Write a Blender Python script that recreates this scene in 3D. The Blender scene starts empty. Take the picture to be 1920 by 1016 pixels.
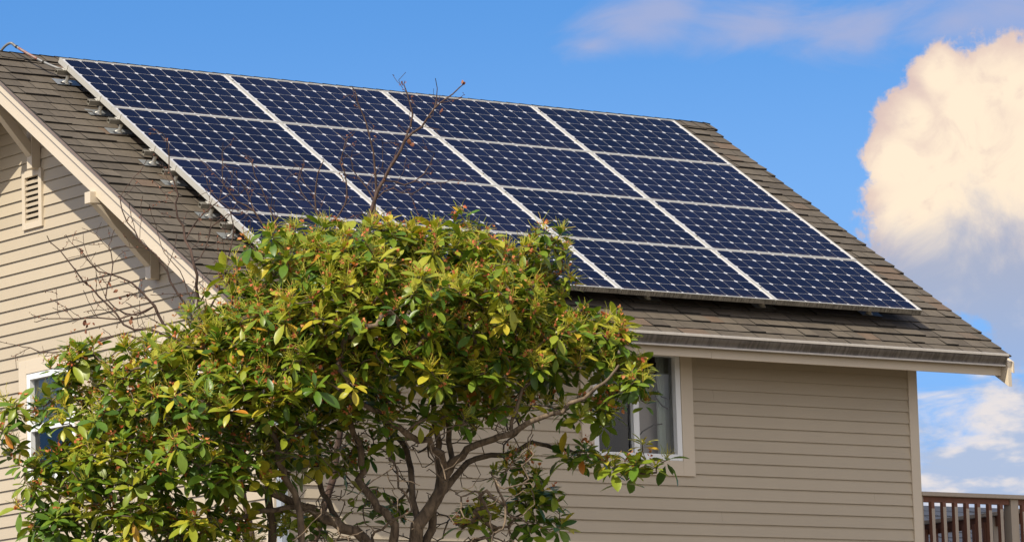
import bpy, math, random
import numpy as np
from mathutils import Vector, Matrix

random.seed(7)
rng = np.random.default_rng(11)
scene = bpy.context.scene
C = scene.collection

# ------------------------------------------------------------------ camera
CAM = np.array([-18.44906402, -30.56871931, -6.83197982])
R = np.array([[0.80031542, -0.59880086, -0.03054097],      # right
              [0.05813239, 0.12819146, -0.99004423],       # down
              [0.59675443, 0.79057224, 0.13740333]])       # forward
FPX = 8098.2
cd = bpy.data.cameras.new('camera')
cd.sensor_width = 36.0
cd.lens = FPX / 1920 * 36
cd.clip_start = 0.5
cd.clip_end = 5000
cam = bpy.data.objects.new('camera', cd)
C.objects.link(cam)
m = Matrix.Identity(4)
for i in range(3):
    m[i][0] = R[0][i]; m[i][1] = -R[1][i]; m[i][2] = -R[2][i]; m[i][3] = CAM[i]
cam.matrix_world = m
scene.camera = cam

# ------------------------------------------------------------------ sun
SUN = Vector((-1.0, -0.385, 1.066)).normalized()
sd = bpy.data.lights.new('sun', 'SUN')
sd.energy = 4.8
sd.angle = math.radians(0.5)
sd.color = (1.0, 0.925, 0.77)
so = bpy.data.objects.new('sun', sd)
so.rotation_euler = SUN.to_track_quat('Z', 'Y').to_euler()
C.objects.link(so)

# ------------------------------------------------------------------ sky
w = bpy.data.worlds.new('World')
scene.world = w
w.use_nodes = True
nt = w.node_tree
nt.nodes.clear()

class G:
    """tiny node graph helper"""
    def __init__(s, tree): s.t = tree
    def n(s, typ, **kw):
        nd = s.t.nodes.new(typ)
        for k, v in kw.items(): setattr(nd, k, v)
        return nd
    def put(s, sock, v):
        if v is None: return
        if isinstance(v, bpy.types.NodeSocket): s.t.links.new(v, sock)
        else:
            try: sock.default_value = v
            except Exception: sock.default_value = tuple(v) + (1.0,)
    def math(s, op, a, b=None, c=None, clamp=False):
        nd = s.n('ShaderNodeMath', operation=op, use_clamp=clamp)
        s.put(nd.inputs[0], a); s.put(nd.inputs[1], b)
        if c is not None: s.put(nd.inputs[2], c)
        return nd.outputs[0]
    def vmath(s, op, a, b=None):
        nd = s.n('ShaderNodeVectorMath', operation=op)
        s.put(nd.inputs[0], a); s.put(nd.inputs[1], b)
        return nd.outputs['Value'] if op in ('DOT_PRODUCT', 'LENGTH', 'DISTANCE') else nd.outputs[0]
    def scale(s, a, k):
        nd = s.n('ShaderNodeVectorMath', operation='SCALE')
        s.put(nd.inputs[0], a); s.put(nd.inputs['Scale'], k)
        return nd.outputs[0]
    def noise(s, vec, scale, detail=2, rough=0.5, dist=0.0, out=0):
        nd = s.n('ShaderNodeTexNoise')
        s.put(nd.inputs['Vector'], vec)
        nd.inputs['Scale'].default_value = scale
        nd.inputs['Detail'].default_value = detail
        nd.inputs['Roughness'].default_value = rough
        nd.inputs['Distortion'].default_value = dist
        return nd.outputs[out]
    def ramp(s, v, a, b, c=0.0, d=1.0, smooth=True):
        nd = s.n('ShaderNodeMapRange')
        nd.interpolation_type = 'SMOOTHSTEP' if smooth else 'LINEAR'
        s.put(nd.inputs[0], v)
        for i, x in enumerate((a, b, c, d)): nd.inputs[i + 1].default_value = x
        return nd.outputs[0]
    def mix(s, f, a, b, mode='MIX'):
        nd = s.n('ShaderNodeMix', data_type='RGBA', blend_type=mode)
        s.put(nd.inputs[0], f); s.put(nd.inputs[6], a); s.put(nd.inputs[7], b)
        return nd.outputs[2]

def ray(px, py):
    d = R.T @ np.array([(px - 960) / FPX, (py - 508) / FPX, 1.0])
    return d
def rdir(px, py):
    d = ray(px, py)
    return tuple(d / np.linalg.norm(d))
def at(px, py, dep):
    return CAM + ray(px, py) * dep

g = G(nt)
tc = g.n('ShaderNodeTexCoord').outputs['Generated']
lift = g.vmath('NORMALIZE', g.vmath('ADD', tc, (0, 0, 0.30)))
sky = g.n('ShaderNodeTexSky', sky_type='NISHITA')
sky.sun_disc = False
sky.sun_elevation = math.asin(SUN.z)
sky.sun_rotation = math.atan2(SUN.x, SUN.y) % (2 * math.pi)
sky.air_density = 1.0
sky.dust_density = 0.3
sky.ozone_density = 2.0
nt.links.new(lift, sky.inputs['Vector'])
SKYK = 0.10
base = g.mix(1.0, sky.outputs[0], (0.78, 1.40, 1.85), 'MULTIPLY')
sep = g.n('ShaderNodeSeparateXYZ'); nt.links.new(tc, sep.inputs[0])
zz = sep.outputs[2]
# cumulus: soft union of round lobes on the sky sphere, their edge broken up by noise
uu = g.vmath('DOT_PRODUCT', tc, tuple(R[0]))
n1 = g.noise(tc, 46, 9, 0.60, 0.5)
n2 = g.noise(tc, 150, 7, 0.62, 0.4)
nn = g.math('ADD', g.math('MULTIPLY', g.math('SUBTRACT', n1, 0.5), 1.5), g.math('MULTIPLY', g.math('SUBTRACT', n2, 0.5), 1.25))
def lobe(px, py, rpx):
    d = g.vmath('DISTANCE', tc, rdir(px, py))
    return g.math('SUBTRACT', 1.0, g.math('DIVIDE', d, rpx / FPX))
def union(ls, k):
    f_ = None
    for (px, py, r) in ls:
        l = lobe(px, py, r)
        f_ = l if f_ is None else g.math('SMOOTH_MAX', f_, l, k)
    return f_
field = union(((1860, 330, 250), (1810, 230, 140), (1910, 170, 110), (1760, 150, 70), (1715, 230, 90), (1690, 300, 90), (1720, 400, 110),
               (1800, 470, 150), (1960, 560, 160), (2150, 300, 320), (2400, 420, 300), (2080, 500, 260)), 0.25)
n9 = g.math('MULTIPLY', g.math('SUBTRACT', g.noise(tc, 420, 5, 0.65, 0.3), 0.5), 0.22)
cum = g.ramp(g.math('ADD', g.math('ADD', field, n9), g.math('MULTIPLY', nn, 0.60)), 0.02, 0.25)
cum = g.math('MULTIPLY', cum, g.ramp(zz, 0.098, 0.140, 0.45, 1.0))
# flat layered cloud near the horizon
st = g.vmath('MULTIPLY', tc, (1, 1, 2.6))
n3 = g.noise(st, 38, 8, 0.60, 0.4)
side = g.ramp(uu, -0.025, 0.03)
low = g.ramp(g.math('ADD', g.ramp(zz, 0.140, 0.085, -0.26, 0.24), g.math('SUBTRACT', n3, 0.46)), -0.04, 0.22)
low = g.math('MULTIPLY', low, side)
# thin mauve veils high up, drawn out sideways
cu = g.n('ShaderNodeCombineXYZ'); nt.links.new(g.math('MULTIPLY', uu, 0.42), cu.inputs[0]); nt.links.new(g.math('ADD', zz, g.math('MULTIPLY', uu, -0.06)), cu.inputs[1])
def veil(px, py, rpx):
    d = rdir(px, py); u_ = float(np.dot(d, R[0]))
    dd = g.vmath('DISTANCE', cu.outputs[0], (u_ * 0.42, d[2] - 0.06 * u_, 0))
    return g.math('SUBTRACT', 1.0, g.math('DIVIDE', dd, rpx / FPX))
n4 = g.noise(cu.outputs[0], 60, 8, 0.60, 0.6)
v_ = None
for q_ in ((1185, 52, 62), (1240, 25, 40), (1110, 85, 40), (1440, 48, 75), (1600, 62, 80), (1880, 20, 120), (1790, 40, 90)):
    l = veil(*q_); v_ = l if v_ is None else g.math('SMOOTH_MAX', v_, l, 0.3)
veils = g.ramp(g.math('ADD', v_, g.math('MULTIPLY', g.math('SUBTRACT', n4, 0.5), 2.4)), -0.05, 1.1, 0, 0.72)
# broken warm-white cloud, added unseen behind to brighten the shaded walls
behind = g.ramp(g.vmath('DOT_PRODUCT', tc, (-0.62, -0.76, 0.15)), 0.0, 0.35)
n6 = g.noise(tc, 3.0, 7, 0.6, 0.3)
fill_cloud = g.math('MULTIPLY', behind, g.ramp(n6, 0.36, 0.50))
K = 1 / SKYK
def kc(r, gg, b): return (r * K, gg * K, b * K)
c_mauve = kc(0.36, 0.38, 0.54)
c_low = kc(0.66, 0.62, 0.62)
c_lowsh = kc(0.36, 0.44, 0.60)
c_lit = kc(0.84, 0.70, 0.54)
c_pink = kc(0.60, 0.46, 0.42)
c_sh = kc(0.33, 0.37, 0.49)
col = g.mix(g.ramp(zz, 0.208, 0.125, 0, 0.55), base, kc(0.25, 0.46, 0.80))
col = g.mix(veils, col, c_mauve)
lowc = g.mix(g.ramp(g.noise(st, 60, 5, 0.55), 0.40, 0.60), c_lowsh, c_low)
col = g.mix(low, col, lowc)
# the sun side of the heap is bright, its base is grey
n5 = g.noise(tc, 40, 7, 0.60, 0.4)
n7 = g.math('SUBTRACT', n5, 0.5)
litf = g.math('ADD', g.ramp(zz, 0.124, 0.168, 0, 1), g.math('MULTIPLY', n7, 1.6))
core = g.ramp(g.math('ADD', field, g.math('MULTIPLY', n7, 1.5)), 0.0, 0.75)
cc = g.mix(core, c_pink, c_lit)
cc = g.mix(g.ramp(g.noise(tc, 95, 6, 0.6, 0.6), 0.50, 0.70, 0, 0.42), cc, c_pink)
cc = g.mix(g.ramp(litf, 0.1, 0.8), c_sh, cc)
col = g.mix(cum, col, cc)
col = g.mix(fill_cloud, col, kc(1.08, 1.00, 0.92))
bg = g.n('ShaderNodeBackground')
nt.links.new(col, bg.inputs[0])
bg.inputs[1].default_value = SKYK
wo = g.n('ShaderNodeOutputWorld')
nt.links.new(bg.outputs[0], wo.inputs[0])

scene.view_settings.view_transform = 'Standard'
scene.view_settings.look = 'None'
scene.view_settings.exposure = 0.30
scene.view_settings.gamma = 1.0
scene.render.engine = 'CYCLES'
scene.cycles.max_bounces = 8
scene.cycles.transparent_max_bounces = 8

# ------------------------------------------------------------------ helpers
class MB:
    """collects polygons, builds one mesh object"""
    def __init__(s): s.v = []; s.f = []; s.mi = []; s.tint = []
    def poly(s, pts, mi=0, t=0.5):
        b = len(s.v)
        s.v.extend([tuple(map(float, p)) for p in pts])
        s.f.append(tuple(range(b, b + len(pts)))); s.mi.append(mi); s.tint.append(t)
    def hexa(s, p, mi=0, t=0.5):
        b = len(s.v); s.v.extend([tuple(map(float, q)) for q in p])
        for q in ((0, 3, 2, 1), (4, 5, 6, 7), (0, 1, 5, 4), (1, 2, 6, 5), (2, 3, 7, 6), (3, 0, 4, 7)):
            s.f.append(tuple(b + i for i in q)); s.mi.append(mi); s.tint.append(t)
    def box(s, x0, x1, y0, y1, z0, z1, mi=0, t=0.5, fn=None):
        p = [(x0, y0, z0), (x1, y0, z0), (x1, y1, z0), (x0, y1, z0), (x0, y0, z1), (x1, y0, z1), (x1, y1, z1), (x0, y1, z1)]
        if fn: p = [fn(*q) for q in p]
        s.hexa(p, mi, t)
    def prism(s, prof, x0, x1, fn=None, mi=0, t=0.5, cap=True):
        """profile of (a,b) extruded along x"""
        fn = fn or (lambda x, a, b: (x, a, b))
        n = len(prof); b = len(s.v)
        s.v.extend([tuple(map(float, fn(x0, *q))) for q in prof]); s.v.extend([tuple(map(float, fn(x1, *q))) for q in prof])
        for i in range(n):
            j = (i + 1) % n
            s.f.append((b + i, b + j, b + n + j, b + n + i)); s.mi.append(mi); s.tint.append(t)
        if cap:
            s.f.append(tuple(b + i for i in reversed(range(n)))); s.mi.append(mi); s.tint.append(t)
            s.f.append(tuple(b + n + i for i in range(n))); s.mi.append(mi); s.tint.append(t)
    def tube(s, pts, rad, n=8, mi=0, t=0.5, cap=True):
        pts = [np.array(p, float) for p in pts]
        if not hasattr(rad, '__len__'): rad = [rad] * len(pts)
        b = len(s.v); up = None
        for i, p in enumerate(pts):
            d = pts[min(i + 1, len(pts) - 1)] - pts[max(i - 1, 0)]
            d = d / (np.linalg.norm(d) + 1e-9)
            if up is None:
                up = np.array([0, 0, 1.0]) if abs(d[2]) < 0.9 else np.array([1.0, 0, 0])
            a = np.cross(d, up); a /= np.linalg.norm(a) + 1e-9
            c = np.cross(a, d); up = c
            for k in range(n):
                th = 2 * math.pi * k / n
                s.v.append(tuple(p + rad[i] * (a * math.cos(th) + c * math.sin(th))))
        for i in range(len(pts) - 1):
            for k in range(n):
                k2 = (k + 1) % n
                s.f.append((b + i * n + k, b + i * n + k2, b + (i + 1) * n + k2, b + (i + 1) * n + k)); s.mi.append(mi); s.tint.append(t)
        if cap:
            s.f.append(tuple(b + k for k in range(n))); s.mi.append(mi); s.tint.append(t)
            e = b + (len(pts) - 1) * n
            s.f.append(tuple(e + k for k in reversed(range(n)))); s.mi.append(mi); s.tint.append(t)
    def build(s, name, mats, parent=None, smooth=False, fix=True, bevel=0.0):
        me = bpy.data.meshes.new(name)
        me.from_pydata(s.v, [], s.f)
        if not isinstance(mats, (list, tuple)): mats = [mats]
        for mm in mats: me.materials.append(mm)
        me.polygons.foreach_set('material_index', s.mi)
        at_ = me.attributes.new('tint', 'FLOAT', 'FACE'); at_.data.foreach_set('value', s.tint)
        if smooth: me.polygons.foreach_set('use_smooth', [True] * len(s.f))
        me.update()
        if fix:
            import bmesh
            bm = bmesh.new(); bm.from_mesh(me); bmesh.ops.recalc_face_normals(bm, faces=bm.faces); bm.to_mesh(me); bm.free()
        o = bpy.data.objects.new(name, me)
        C.objects.link(o)
        if parent: o.parent = parent
        if bevel:
            bv = o.modifiers.new('bevel', 'BEVEL'); bv.width = bevel; bv.segments = 2; bv.limit_method = 'ANGLE'
        return o

def build_np(name, verts, faces, tint, mat, parent=None, smooth=True):
    """quads from numpy arrays; tint per face"""
    me = bpy.data.meshes.new(name)
    nv, nf = len(verts), len(faces)
    me.vertices.add(nv); me.vertices.foreach_set('co', np.ascontiguousarray(verts, dtype=np.float32).ravel())
    me.loops.add(nf * 4); me.loops.foreach_set('vertex_index', np.ascontiguousarray(faces, dtype=np.int32).ravel())
    me.polygons.add(nf)
    me.polygons.foreach_set('loop_start', np.arange(0, nf * 4, 4, dtype=np.int32))
    me.polygons.foreach_set('loop_total', np.full(nf, 4, dtype=np.int32))
    me.update(calc_edges=True)
    me.validate()
    a = me.attributes.new('tint', 'FLOAT', 'FACE'); a.data.foreach_set('value', np.asarray(tint, dtype=np.float32))
    if smooth: me.polygons.foreach_set('use_smooth', np.ones(nf, dtype=bool))
    me.materials.append(mat)
    o = bpy.data.objects.new(name, me); C.objects.link(o)
    if parent: o.parent = parent
    return o

def thing(name, label, cat, loc=(0, 0, 0), group=None):
    o = bpy.data.objects.new(name, None); C.objects.link(o)
    o.empty_display_size = 0.2
    o.location = loc
    tag(o, label, cat, group)
    return o
def tag(o, label=None, cat=None, group=None, kind=None):
    if label: o['label'] = label
    if cat: o['category'] = cat
    if group: o['group'] = group
    if kind: o['kind'] = kind
def adopt(o, root):
    """parent a part built in world coordinates to a thing whose empty stands elsewhere"""
    o.parent = root
    o.matrix_parent_inverse = Matrix.Translation(-Vector(root.location))

# ------------------------------------------------------------------ materials
def mat(name, fn):
    mt = bpy.data.materials.new(name); mt.use_nodes = True
    t = mt.node_tree; t.nodes.clear()
    q = G(t)
    p = q.n('ShaderNodeBsdfPrincipled'); o = q.n('ShaderNodeOutputMaterial')
    t.links.new(p.outputs[0], o.inputs[0])
    fn(q, p, o)
    return mt
def obj_co(q): return q.n('ShaderNodeTexCoord').outputs['Object']
def bump(q, p, h, dist, strength=1.0):
    b = q.n('ShaderNodeBump'); b.inputs['Distance'].default_value = dist; b.inputs['Strength'].default_value = strength
    q.put(b.inputs['Height'], h); q.t.links.new(b.outputs[0], p.inputs['Normal'])
def tint(q):
    a = q.n('ShaderNodeAttribute', attribute_name='tint'); return a.outputs['Fac']

def paint(name, c, rough=0.55, var=0.10, grain=1.0):
    def fn(q, p, o):
        co = obj_co(q)
        n = q.noise(co, 2.2, 4, 0.6)
        n2 = q.noise(q.vmath('MULTIPLY', co, (6, 6, 90)), 1.0, 3, 0.6)
        f = q.math('ADD', q.math('MULTIPLY', q.math('SUBTRACT', n, 0.5), var * 2), q.math('MULTIPLY', q.math('SUBTRACT', tint(q), 0.5), var * 1.3))
        f = q.math('ADD', f, q.math('MULTIPLY', q.math('SUBTRACT', n2, 0.5), var * 0.5))
        f = q.math('ADD', f, 1.0)
        q.put(p.inputs['Base Color'], q.scale(c, f))
        p.inputs['Roughness'].default_value = rough
        bump(q, p, n2, 0.0012 * grain, 0.7)
    return mat(name, fn)

M = {}
M['siding'] = paint('siding_paint', (0.415, 0.349, 0.262), 0.6, 0.06)
M['trim'] = paint('trim_paint', (0.55, 0.468, 0.365), 0.5, 0.05, 0.5)
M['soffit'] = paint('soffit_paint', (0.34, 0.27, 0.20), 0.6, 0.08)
M['vinyl'] = paint('white_vinyl', (0.74, 0.75, 0.76), 0.35, 0.02, 0.2)
M['spout'] = paint('downspout_paint', (0.27, 0.30, 0.36), 0.45, 0.1, 0.2)
M['backing'] = paint('dark_backing', (0.03, 0.025, 0.02), 0.9, 0.1)

def f_alu(q, p, o):
    co = obj_co(q)
    n = q.noise(co, 7, 4, 0.6)
    q.put(p.inputs['Base Color'], q.mix(n, (0.44, 0.42, 0.38), (0.56, 0.54, 0.50)))
    p.inputs['Metallic'].default_value = 0.35
    p.inputs['Roughness'].default_value = 0.5
M['alu'] = mat('aluminium', f_alu)
def f_steel(q, p, o):
    q.put(p.inputs['Base Color'], (0.80, 0.76, 0.66)); p.inputs['Metallic'].default_value = 0.0
    p.inputs['Roughness'].default_value = 0.32
M['steel'] = mat('bright_steel', f_steel)
def f_flash(q, p, o):
    n = q.noise(obj_co(q), 20, 3, 0.5)
    q.put(p.inputs['Base Color'], q.mix(n, (0.20, 0.21, 0.215), (0.28, 0.29, 0.30))); p.inputs['Metallic'].default_value = 0.3
    p.inputs['Roughness'].default_value = 0.42
M['flash'] = mat('flashing_metal', f_flash)
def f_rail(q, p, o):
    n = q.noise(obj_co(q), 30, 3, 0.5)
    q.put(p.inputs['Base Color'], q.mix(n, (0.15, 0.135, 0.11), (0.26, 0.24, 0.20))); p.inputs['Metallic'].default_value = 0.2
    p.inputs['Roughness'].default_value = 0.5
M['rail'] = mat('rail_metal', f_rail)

def f_dirtyframe(q, p, o):
    # the lower frame edge is streaked where rain has run over it
    co = obj_co(q)
    n = q.noise(q.vmath('MULTIPLY', co, (150, 14, 14)), 1.0, 3, 0.65)
    n2 = q.noise(q.vmath('MULTIPLY', co, (9, 3, 3)), 1.0, 2, 0.5)
    f = q.ramp(q.math('ADD', n, q.math('MULTIPLY', q.math('SUBTRACT', n2, 0.5), 0.3)), 0.36, 0.62)
    q.put(p.inputs['Base Color'], q.mix(f, (0.05, 0.042, 0.03), (0.26, 0.235, 0.19)))
    p.inputs['Roughness'].default_value = 0.65
M['dirtyframe'] = mat('streaked_frame', f_dirtyframe)

def f_cell(q, p, o):
    co = obj_co(q)
    s = q.n('ShaderNodeSeparateXYZ'); q.t.links.new(co, s.inputs[0])
    # fine contact fingers run along the rows, three busbars across every cell
    yy = q.math('FRACT', q.math('DIVIDE', s.outputs[1], 0.0225))
    line = q.ramp(q.math('ABSOLUTE', q.math('SUBTRACT', yy, 0.5)), 0.07, 0.0, 0, 0.10, smooth=False)
    n = q.noise(co, 3.0, 3, 0.5)
    c = q.mix(n, (0.0048, 0.0048, 0.0145), (0.0068, 0.0070, 0.0210))
    c = q.mix(q.math('MULTIPLY', q.math('SUBTRACT', tint(q), 0.5), 0.5, clamp=True), c, (0.009, 0.012, 0.036))
    c = q.mix(line, c, (0.04, 0.04, 0.06))
    oi = q.n('ShaderNodeObjectInfo')
    c = q.scale(c, q.math('ADD', 0.78, q.math('MULTIPLY', oi.outputs['Random'], 0.45)))
    # grit caught along the lower frame
    dn = q.noise(q.vmath('MULTIPLY', co, (30, 8, 8)), 1.0, 4, 0.7)
    du = q.math('MULTIPLY', q.ramp(s.outputs[1], -0.405, -0.478), q.ramp(dn, 0.35, 0.75))
    film = q.math('MULTIPLY', q.ramp(q.noise(co, 2.5, 4, 0.6), 0.45, 0.75), 0.012)
    c = q.mix(q.math('ADD', q.math('MULTIPLY', du, 0.30), film), c, (0.20, 0.15, 0.11))
    q.put(p.inputs['Base Color'], c)
    p.inputs['Roughness'].default_value = 0.16
    p.inputs['IOR'].default_value = 1.13
M['cell'] = mat('silicon_cell', f_cell)
def f_back(q, p, o):
    q.put(p.inputs['Base Color'], (0.50, 0.49, 0.50)); p.inputs['Roughness'].default_value = 0.3
    p.inputs['IOR'].default_value = 1.4
M['backsheet'] = mat('white_backsheet', f_back)

def f_shingle(q, p, o):
    co = obj_co(q)
    gr = q.noise(co, 260, 3, 0.75)
    md = q.noise(co, 9, 4, 0.6)
    st_ = q.noise(q.vmath('MULTIPLY', co, (30, 4, 4)), 1.0, 3, 0.6)
    t = tint(q)
    c = q.mix(q.ramp(t, 0.0, 1.0, smooth=False), (0.088, 0.072, 0.056), (0.134, 0.110, 0.084))
    c = q.mix(q.ramp(t, 0.93, 0.97, 0, 0.7), c, (0.145, 0.096, 0.066))
    f = q.math('ADD', 0.62, q.math('MULTIPLY', gr, 0.55))
    f = q.math('MULTIPLY', f, q.math('ADD', 0.74, q.math('MULTIPLY', md, 0.5)))
    f = q.math('MULTIPLY', f, q.math('ADD', 0.80, q.math('MULTIPLY', st_, 0.4)))
    q.put(p.inputs['Base Color'], q.scale(c, f))
    p.inputs['Roughness'].default_value = 0.9
    p.inputs['Specular IOR Level'].default_value = 0.25
    bump(q, p, gr, 0.0025, 0.9)
M['shingle'] = mat('asphalt_shingle', f_shingle)
def f_dark(q, p, o):
    q.put(p.inputs['Base Color'], (0.018, 0.015, 0.012)); p.inputs['Roughness'].default_value = 0.9
M['felt'] = mat('black_felt', f_dark)
def f_drip(q, p, o):
    q.put(p.inputs['Base Color'], (0.17, 0.125, 0.10)); p.inputs['Roughness'].default_value = 0.5
M['drip'] = mat('brown_drip_edge', f_drip)

def f_gutter(q, p, o):
    co = obj_co(q)
    n = q.noise(q.vmath('MULTIPLY', co, (34, 3, 5)), 1.0, 4, 0.65)
    n2 = q.noise(q.vmath('MULTIPLY', co, (2.0, 2, 2)), 1.0, 3, 0.5)
    f = q.ramp(q.math('ADD', n, q.math('MULTIPLY', q.math('SUBTRACT', n2, 0.5), 0.5)), 0.34, 0.62)
    q.put(p.inputs['Base Color'], q.mix(f, (0.080, 0.069, 0.060), (0.155, 0.135, 0.120)))
    p.inputs['Roughness'].default_value = 0.55
M['gutter'] = mat('stained_gutter', f_gutter)
def f_lip(q, p, o):
    n = q.noise(obj_co(q), 24, 4, 0.6)
    q.put(p.inputs['Base Color'], q.mix(n, (0.42, 0.38, 0.34), (0.62, 0.58, 0.53))); p.inputs['Roughness'].default_value = 0.45
M['lip'] = mat('gutter_lip', f_lip)

def f_glass(q, p, o):
    t = q.t
    gl = q.n('ShaderNodeBsdfGlossy'); gl.inputs['Roughness'].default_value = 0.01
    tr = q.n('ShaderNodeBsdfTransparent'); tr.inputs['Color'].default_value = (0.80, 0.84, 0.84, 1)
    fr = q.n('ShaderNodeFresnel'); fr.inputs['IOR'].default_value = 1.6
    bp = q.n('ShaderNodeBump'); bp.inputs['Distance'].default_value = 0.004
    q.t.links.new(q.noise(obj_co(q), 1.6, 1, 0.4), bp.inputs['Height'])
    t.links.new(bp.outputs[0], gl.inputs['Normal'])
    mx = q.n('ShaderNodeMixShader'); t.links.new(fr.outputs[0], mx.inputs[0])
    t.links.new(tr.outputs[0], mx.inputs[1]); t.links.new(gl.outputs[0], mx.inputs[2])
    t.links.new(mx.outputs[0], o.inputs[0])
M['glass'] = mat('window_glass', f_glass)
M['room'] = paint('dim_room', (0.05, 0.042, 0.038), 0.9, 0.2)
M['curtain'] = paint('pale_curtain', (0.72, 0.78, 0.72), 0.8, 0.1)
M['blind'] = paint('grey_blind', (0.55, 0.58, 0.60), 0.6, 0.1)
M['reflection'] = paint('mauve_reflection', (0.50, 0.43, 0.42), 0.8, 0.05)

def wood(name, c1, c2, rough=0.7):
    def fn(q, p, o):
        co = obj_co(q)
        n = q.noise(q.vmath('MULTIPLY', co, (14, 14, 3)), 1.0, 5, 0.65, 0.5)
        q.put(p.inputs['Base Color'], q.mix(n, c1, c2)); p.inputs['Roughness'].default_value = rough
        bump(q, p, n, 0.002, 0.5)
    return mat(name, fn)
M['cedar'] = wood('red_cedar', (0.105, 0.040, 0.024), (0.20, 0.080, 0.045))
M['tan'] = wood('tan_deck_paint', (0.30, 0.245, 0.195), (0.40, 0.335, 0.27))

def bark(name, c1, c2, sc=18):
    def fn(q, p, o):
        co = obj_co(q)
        n = q.noise(q.vmath('MULTIPLY', co, (sc, sc, sc * 0.35)), 1.0, 6, 0.7, 0.6)
        q.put(p.inputs['Base Color'], q.mix(q.ramp(n, 0.3, 0.7), c1, c2)); p.inputs['Roughness'].default_value = 0.9
        bump(q, p, n, 0.006, 1.0)
    return mat(name, fn)
M['bark'] = bark('rhododendron_bark', (0.045, 0.030, 0.020), (0.20, 0.145, 0.098))
M['twig'] = bark('bare_twig_bark', (0.035, 0.020, 0.016), (0.10, 0.060, 0.045), 30)
M['shoot'] = bark('young_shoot', (0.20, 0.10, 0.045), (0.30, 0.18, 0.08), 30)

def leafmat(name, cols, rough=0.33, trans=0.35):
    def fn(q, p, o):
        t_ = tint(q)
        r_ = q.n('ShaderNodeValToRGB'); q.t.links.new(t_, r_.inputs[0])
        el = r_.color_ramp.elements
        el[0].position = cols[0][0]; el[0].color = cols[0][1] + (1,)
        el[1].position = cols[-1][0]; el[1].color = cols[-1][1] + (1,)
        for pos, c in cols[1:-1]:
            e = el.new(pos); e.color = c + (1,)
        n = q.noise(obj_co(q), 30, 3, 0.6)
        c = q.scale(r_.outputs[0], q.math('ADD', 0.78, q.math('MULTIPLY', n, 0.44)))
        q.put(p.inputs['Base Color'], c)
        p.inputs['Roughness'].default_value = rough
        p.inputs['Specular IOR Level'].default_value = 0.35
        if trans:
            tr = q.n('ShaderNodeBsdfTranslucent')
            q.put(tr.inputs['Color'], q.mix(1.0, c, (1.3, 1.25, 0.5), 'MULTIPLY'))
            mx = q.n('ShaderNodeMixShader'); mx.inputs[0].default_value = trans
            q.t.links.new(p.outputs[0], mx.inputs[1]); q.t.links.new(tr.outputs[0], mx.inputs[2])
            q.t.links.new(mx.outputs[0], o.inputs[0])
    return mat(name, fn)
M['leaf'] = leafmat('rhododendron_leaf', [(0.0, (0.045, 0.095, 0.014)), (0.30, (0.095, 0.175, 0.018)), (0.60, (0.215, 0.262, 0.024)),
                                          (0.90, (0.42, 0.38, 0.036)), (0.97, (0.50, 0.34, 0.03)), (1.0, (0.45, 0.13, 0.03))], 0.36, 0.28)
M['stalk'] = leafmat('flower_stalk', [(0.0, (0.28, 0.34, 0.030)), (0.5, (0.50, 0.50, 0.055)), (0.85, (0.60, 0.52, 0.08)), (1.0, (0.55, 0.33, 0.08))], 0.6, 0.25)
M['wilt'] = leafmat('wilted_flower', [(0.0, (0.45, 0.10, 0.045)), (0.6, (0.55, 0.20, 0.07)), (1.0, (0.40, 0.19, 0.09))], 0.8, 0.25)
M['bud'] = leafmat('dry_bud', [(0.0, (0.14, 0.05, 0.03)), (1.0, (0.26, 0.11, 0.06))], 0.8, 0.0)

# ------------------------------------------------------------------ ground
def f_grass(q, p, o):
    co = obj_co(q)
    n = q.noise(co, 0.6, 6, 0.7)
    q.put(p.inputs['Base Color'], q.mix(n, (0.09, 0.072, 0.045), (0.19, 0.155, 0.10))); p.inputs['Roughness'].default_value = 0.9
    bump(q, p, q.noise(co, 14, 4, 0.7), 0.05, 0.8)
M['grass'] = mat('lawn', f_grass)
GZ = -8.4
mb = MB()
xs = np.linspace(-900, 900, 25)
for i in range(24):
    for j in range(24):
        mb.poly([(xs[i], xs[j], GZ), (xs[i + 1], xs[j], GZ), (xs[i + 1], xs[j + 1], GZ), (xs[i], xs[j + 1], GZ)])
gr = mb.build('ground', M['grass'], fix=False)
tag(gr, kind='structure')

# ------------------------------------------------------------------ house
TH = 0.58640192
CT, ST = math.cos(TH), math.sin(TH)
T = math.tan(TH)
YR = 0.469                      # ridge line
def rf(u, v, n):                # point on the front slope: along ridge, down the slope, above the panel plane
    return (u, -v * CT - n * ST, -v * ST + n * CT)
def rb(u, v, n):                # mirrored back slope
    x, y, z = rf(u, v, n)
    return (x, 2 * YR - y, z)
XL, XR, YF, YB = 0.0, 6.66, -3.01, 2 * YR + 3.01
PITCH_SID = 0.1013
ZB0 = -1.4006
house = thing('house', 'beige clapboard house with brown shingle roof carrying the solar panels', 'house', ((XL + XR) / 2, YR, GZ))
def part(mb_, name, mats, parent=None, **k):
    o = mb_.build(name, mats, None, **k)
    if parent is None or parent is house: adopt(o, house)
    else:
        o.parent = parent; o.matrix_parent_inverse = Matrix.Translation(-Vector(house.location)) if False else Matrix.Identity(4)
        o.matrix_parent_inverse = Matrix.Identity(4)
    return o

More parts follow.
